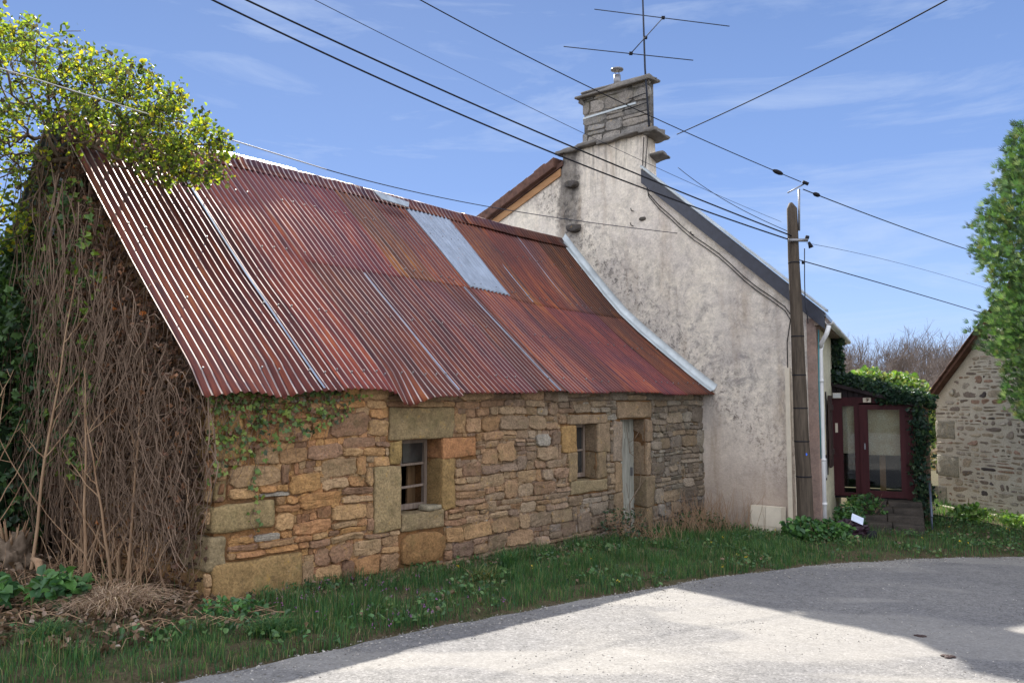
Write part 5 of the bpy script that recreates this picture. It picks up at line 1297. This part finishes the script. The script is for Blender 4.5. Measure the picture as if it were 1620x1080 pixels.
z0 = gh(-4.2, 7.4); MB().tube([(-4.55, 7.9, z0+.30), (-4.35, 7.65, z0+.32), (-4.2, 7.45, z0+.18), (-4.0, 7.3, z0+.08), (-3.8, 7.2, z0+.04)], [.02, .034, .026, .024, .012], 8).build('branch_wood', M['stem'], lg, True, True)
lg = empty('tree_stump', (-5.4, 9.0, gh(-5.4, 9.0)), 'splintered stump with torn pale wood in the litter at the left edge', 'stump')
mb = MB(); z0 = gh(-5.4, 9.0); lump(mb, (-5.4, 9.0, z0+.12), (.2, .17, .24), amp=.7, seed=31)
for k in range(7): a = k*.9; mb.tube([(-5.4, 9.0, z0+.1), (-5.4+.25*math.cos(a), 9.0+.2*math.sin(a), z0+.05), (-5.4+.5*math.cos(a), 9.0+.35*math.sin(a), z0-.03)], [.07, .045, .015], 6)
mb.build('stump_wood', M['bark'], lg, True, True)
mb = MB()
for k in range(14): a = k*.46; mb.tube([(-5.4+.08*math.cos(a), 9.0+.08*math.sin(a), z0+.25), (-5.4+.16*math.cos(a)+.03*nz(k), 9.0+.14*math.sin(a), z0+.36+.2*random.random())], [.022, .003], 5)
mb.build('splinters', M['stem'], lg, True, True)

def small_stones(n, reg, cut, s, cols, name, label):
    P = scatter(n, reg, cut); mb = MB(); ico = [(0, 0, 1), (.9, 0, .1), (.28, .85, .15), (-.72, .53, .05), (-.72, -.53, .15), (.28, -.85, .05), (0, 0, -.6)]
    F = np.array([(0, i, i % 5+1) for i in range(1, 6)]+[(6, i % 5+1, i) for i in range(1, 6)]); B = np.array(ico)
    n = len(P); sz = s*(.4+1.2*rng.random(n)**2); Vv = (B[None]+rng.normal(size=(n, 7, 3))*.16)*sz[:, None, None]*np.array([1, 1, .6])+P[:, None, :]
    mb.add(Vv.reshape(-1, 3), (np.arange(n)[:, None, None]*7+F[None]).reshape(-1, 3), np.repeat(pal(n, cols), 7, axis=0)); tag(mb.build(name, M['vcol']), label, 'gravel', kind='stuff')
def near_edge(X, Y):
    D = edge_dist(X, Y); return (D < .05) & (D > -.55) & (rng.random(len(X)) < np.exp(-np.abs(D+.05)*6))
small_stones(4500, (-4, 10, 5, 13.2), near_edge, .009, [(.24, .22, .2), (.17, .16, .145), (.32, .30, .27), (.12, .11, .10)], 'edge_gravel', 'loose gravel along the edge of the lane')
def on_road(X, Y):
    D = edge_dist(X, Y); return (D < -.2) & (np.array([nz(x*.9, y*1.6, 4) for x, y in zip(X, Y)]) > .02)
small_stones(3500, (-2, 8, 5.2, 12), on_road, .006, [(.42, .39, .35), (.22, .2, .19), (.12, .11, .1)], 'road_grit', 'fine loose grit on the lane surface')
for x, y, l in ((3.72, 7.62, 'dark dried clod on the shaded lane, farther of two'), (3.6, 6.95, 'dark dried clod on the shaded lane, nearer of two')):
    e = empty('mud_clod', (x, y, gh(x, y)), l, 'clod', group='clods on the lane'); mb = MB()
    for k in range(5): lump(mb, (random.gauss(0, .03), random.gauss(0, .02), .004), (.028, .022, .008), amp=.5, seed=k+x)
    mb.build('clod_mud', M['shutter'], e, True)
def fl(X, Y):
    D = edge_dist(X, Y); u, v = (X-P0[0])*U[0]+(Y-P0[1])*U[1], (X-P0[0])*V[0]+(Y-P0[1])*V[1]; return (D > .05) & (v < -.15) & (u > .2) & (u < 3) & (rng.random(len(X)) < np.clip(1.4-abs(u-1.1), 0, 1))
P = scatter(60, (-3, 1, 6.4, 9.5), fl); P[:, 2] += .07+.05*rng.random(len(P)); P = np.repeat(P, 4, axis=0)+rng.normal(size=(240, 3))*.01
mb = MB(); leaves(mb, P, .014, pal(len(P), [(.25, .08, .28), (.35, .12, .35)]), jit=.3); tag(mb.build('purple_flowers', M['leaf']), 'tiny purple flowers in the verge below the barn corner', 'flowers', kind='stuff')
P = scatter(26, (-1, 12, 7.5, 16.5), lambda X, Y: verge(X, Y)); P[:, 2] += .08; P = np.repeat(P, 5, axis=0)+rng.normal(size=(len(P)*5, 3))*.008
mb = MB(); leaves(mb, P, .02, pal(len(P), [(.7, .5, .03)]), jit=.3); tag(mb.build('yellow_flowers', M['leaf']), 'scattered yellow dandelion heads in the grass', 'flowers', kind='stuff')
def lit2(X, Y):
    u, v = (X-P0[0])*U[0]+(Y-P0[1])*U[1], (X-P0[0])*V[0]+(Y-P0[1])*V[1]; return (u > .2) & (u < 9.6) & (v < -.03) & (v > -.45)
P = scatter(1500, (-3, 4.6, 7.5, 15.5), lit2); P[:, 2] += .01+.03*rng.random(len(P)); mb = MB(); leaves(mb, P, .04, pal(len(P), [(.18, .13, .09), (.10, .07, .05), (.26, .2, .15)]), flat=.7, up=(0, 0, 1), jit=.5); tag(mb.build('dead_leaves', M['leaf_dry']), 'dead leaves gathered along the foot of the barn wall', 'leaf litter', kind='stuff')

# ------------------------------------------------------------------ sun, sky, camera
SUN_AZ, SUN_EL = R(-11.5), R(38.2)          # azimuth from +Y, clockwise positive
sd = Vector((math.sin(SUN_AZ)*math.cos(SUN_EL), math.cos(SUN_AZ)*math.cos(SUN_EL), math.sin(SUN_EL)))
L = bpy.data.lights.new('sun', 'SUN'); L.energy = 5.0; L.angle = R(.6); L.color = (1, .95, .86); so = bpy.data.objects.new('sun', L); col.objects.link(so); so.rotation_euler = sd.to_track_quat('Z', 'Y').to_euler(); so.location = (0, 0, 20)
w = bpy.data.worlds.new('World'); sc.world = w; w.use_nodes = True; t = w.node_tree; t.nodes.clear()
def N(ty, **k):
    n = t.nodes.new(ty)
    for a, b in k.items(): setattr(n, a, b)
    return n
lk = t.links.new
out = N('ShaderNodeOutputWorld'); bg = N('ShaderNodeBackground'); tc = N('ShaderNodeTexCoord')
sky = N('ShaderNodeTexSky'); sky.sky_type = 'NISHITA'; sky.sun_disc = False; sky.sun_elevation = SUN_EL; sky.sun_rotation = SUN_AZ; sky.air_density = 1.0; sky.dust_density = .3; sky.ozone_density = 2.5
sep = N('ShaderNodeSeparateXYZ'); lk(tc.outputs['Generated'], sep.inputs[0])
rp = N('ShaderNodeValToRGB'); lk(sep.outputs[2], rp.inputs[0]); e = rp.color_ramp.elements
e[0].position = 0; e[0].color = (.50, .66, .98, 1); e[1].position = .5; e[1].color = (.15, .26, .56, 1)
a = e.new(.10); a.color = (.38, .57, .97, 1); a = e.new(.25); a.color = (.235, .39, .79, 1)
# wisps of cirrus
mp = N('ShaderNodeMapping'); lk(tc.outputs['Generated'], mp.inputs[0]); mp.inputs['Scale'].default_value = (1.6, 1.6, 9); mp.inputs['Rotation'].default_value = (R(8), R(10), 0)
n1 = N('ShaderNodeTexNoise'); lk(mp.outputs[0], n1.inputs[0]); n1.inputs['Scale'].default_value = 2.1; n1.inputs['Detail'].default_value = 9; n1.inputs['Roughness'].default_value = .62; n1.inputs['Distortion'].default_value = .5
cr_ = N('ShaderNodeValToRGB'); lk(n1.outputs[0], cr_.inputs[0]); cr_.color_ramp.elements[0].position = .52; cr_.color_ramp.elements[0].color = (0, 0, 0, 1); cr_.color_ramp.elements[1].position = .78; cr_.color_ramp.elements[1].color = (.55, .55, .55, 1)
mx = N('ShaderNodeMix', data_type='RGBA'); lk(cr_.outputs[0], mx.inputs[0]); lk(rp.outputs[0], mx.inputs[6]); mx.inputs[7].default_value = (.62, .72, .92, 1)
# unseen bright haze and cloud, added overhead and behind the viewer to fill shade
dt = N('ShaderNodeVectorMath', operation='DOT_PRODUCT'); lk(tc.outputs['Generated'], dt.inputs[0]); dt.inputs[1].default_value = (0, .97, .24)
mr = N('ShaderNodeMapRange'); lk(dt.outputs['Value'], mr.inputs[0]); mr.inputs[1].default_value = .72; mr.inputs[2].default_value = .15; mr.interpolation_type = 'SMOOTHSTEP'
SKB = 2.1
n2 = N('ShaderNodeTexNoise'); lk(tc.outputs['Generated'], n2.inputs[0]); n2.inputs['Scale'].default_value = 2.2; n2.inputs['Detail'].default_value = 6
c2 = N('ShaderNodeValToRGB'); lk(n2.outputs[0], c2.inputs[0]); c2.color_ramp.elements[0].position = .35; c2.color_ramp.elements[0].color = (.55, .68, 1, 1); c2.color_ramp.elements[1].position = .6; c2.color_ramp.elements[1].color = (1, .98, .95, 1)
sc2 = N('ShaderNodeVectorMath', operation='SCALE'); lk(c2.outputs[0], sc2.inputs[0]); sc2.inputs['Scale'].default_value = SKB
m2 = N('ShaderNodeMix', data_type='RGBA'); lk(mr.outputs[0], m2.inputs[0]); lk(mx.outputs[2], m2.inputs[6]); lk(sc2.outputs[0], m2.inputs[7])
# the physical sky adds its share
s3 = N('ShaderNodeVectorMath', operation='SCALE'); lk(sky.outputs[0], s3.inputs[0]); s3.inputs['Scale'].default_value = .012
s4 = N('ShaderNodeVectorMath', operation='SCALE'); lk(m2.outputs[2], s4.inputs[0]); s4.inputs['Scale'].default_value = .93
ad = N('ShaderNodeVectorMath', operation='ADD'); lk(s3.outputs[0], ad.inputs[0]); lk(s4.outputs[0], ad.inputs[1])
lk(ad.outputs[0], bg.inputs[0]); bg.inputs[1].default_value = .42
lk(bg.outputs[0], out.inputs[0])

cam = bpy.data.cameras.new('camera'); cam.lens = 28.8; cam.sensor_width = 36; cam.clip_end = 2000; cam.clip_start = .05
co = bpy.data.objects.new('camera', cam); col.objects.link(co); co.location = (0, 0, EYE); co.rotation_euler = (R(90)+math.atan(92/1296), 0, 0); sc.camera = co
sc.view_settings.view_transform = 'Standard'; sc.view_settings.look = 'None'; sc.view_settings.exposure = 1.38; sc.view_settings.gamma = 1
sc.cycles.use_denoising = True; sc.cycles.max_bounces = 6; sc.cycles.diffuse_bounces = 3; sc.cycles.glossy_bounces = 3; sc.cycles.transparent_max_bounces = 12; sc.cycles.transmission_bounces = 4
sc.cycles.sample_clamp_indirect = 8; sc.cycles.caustics_reflective = False; sc.cycles.caustics_refractive = False
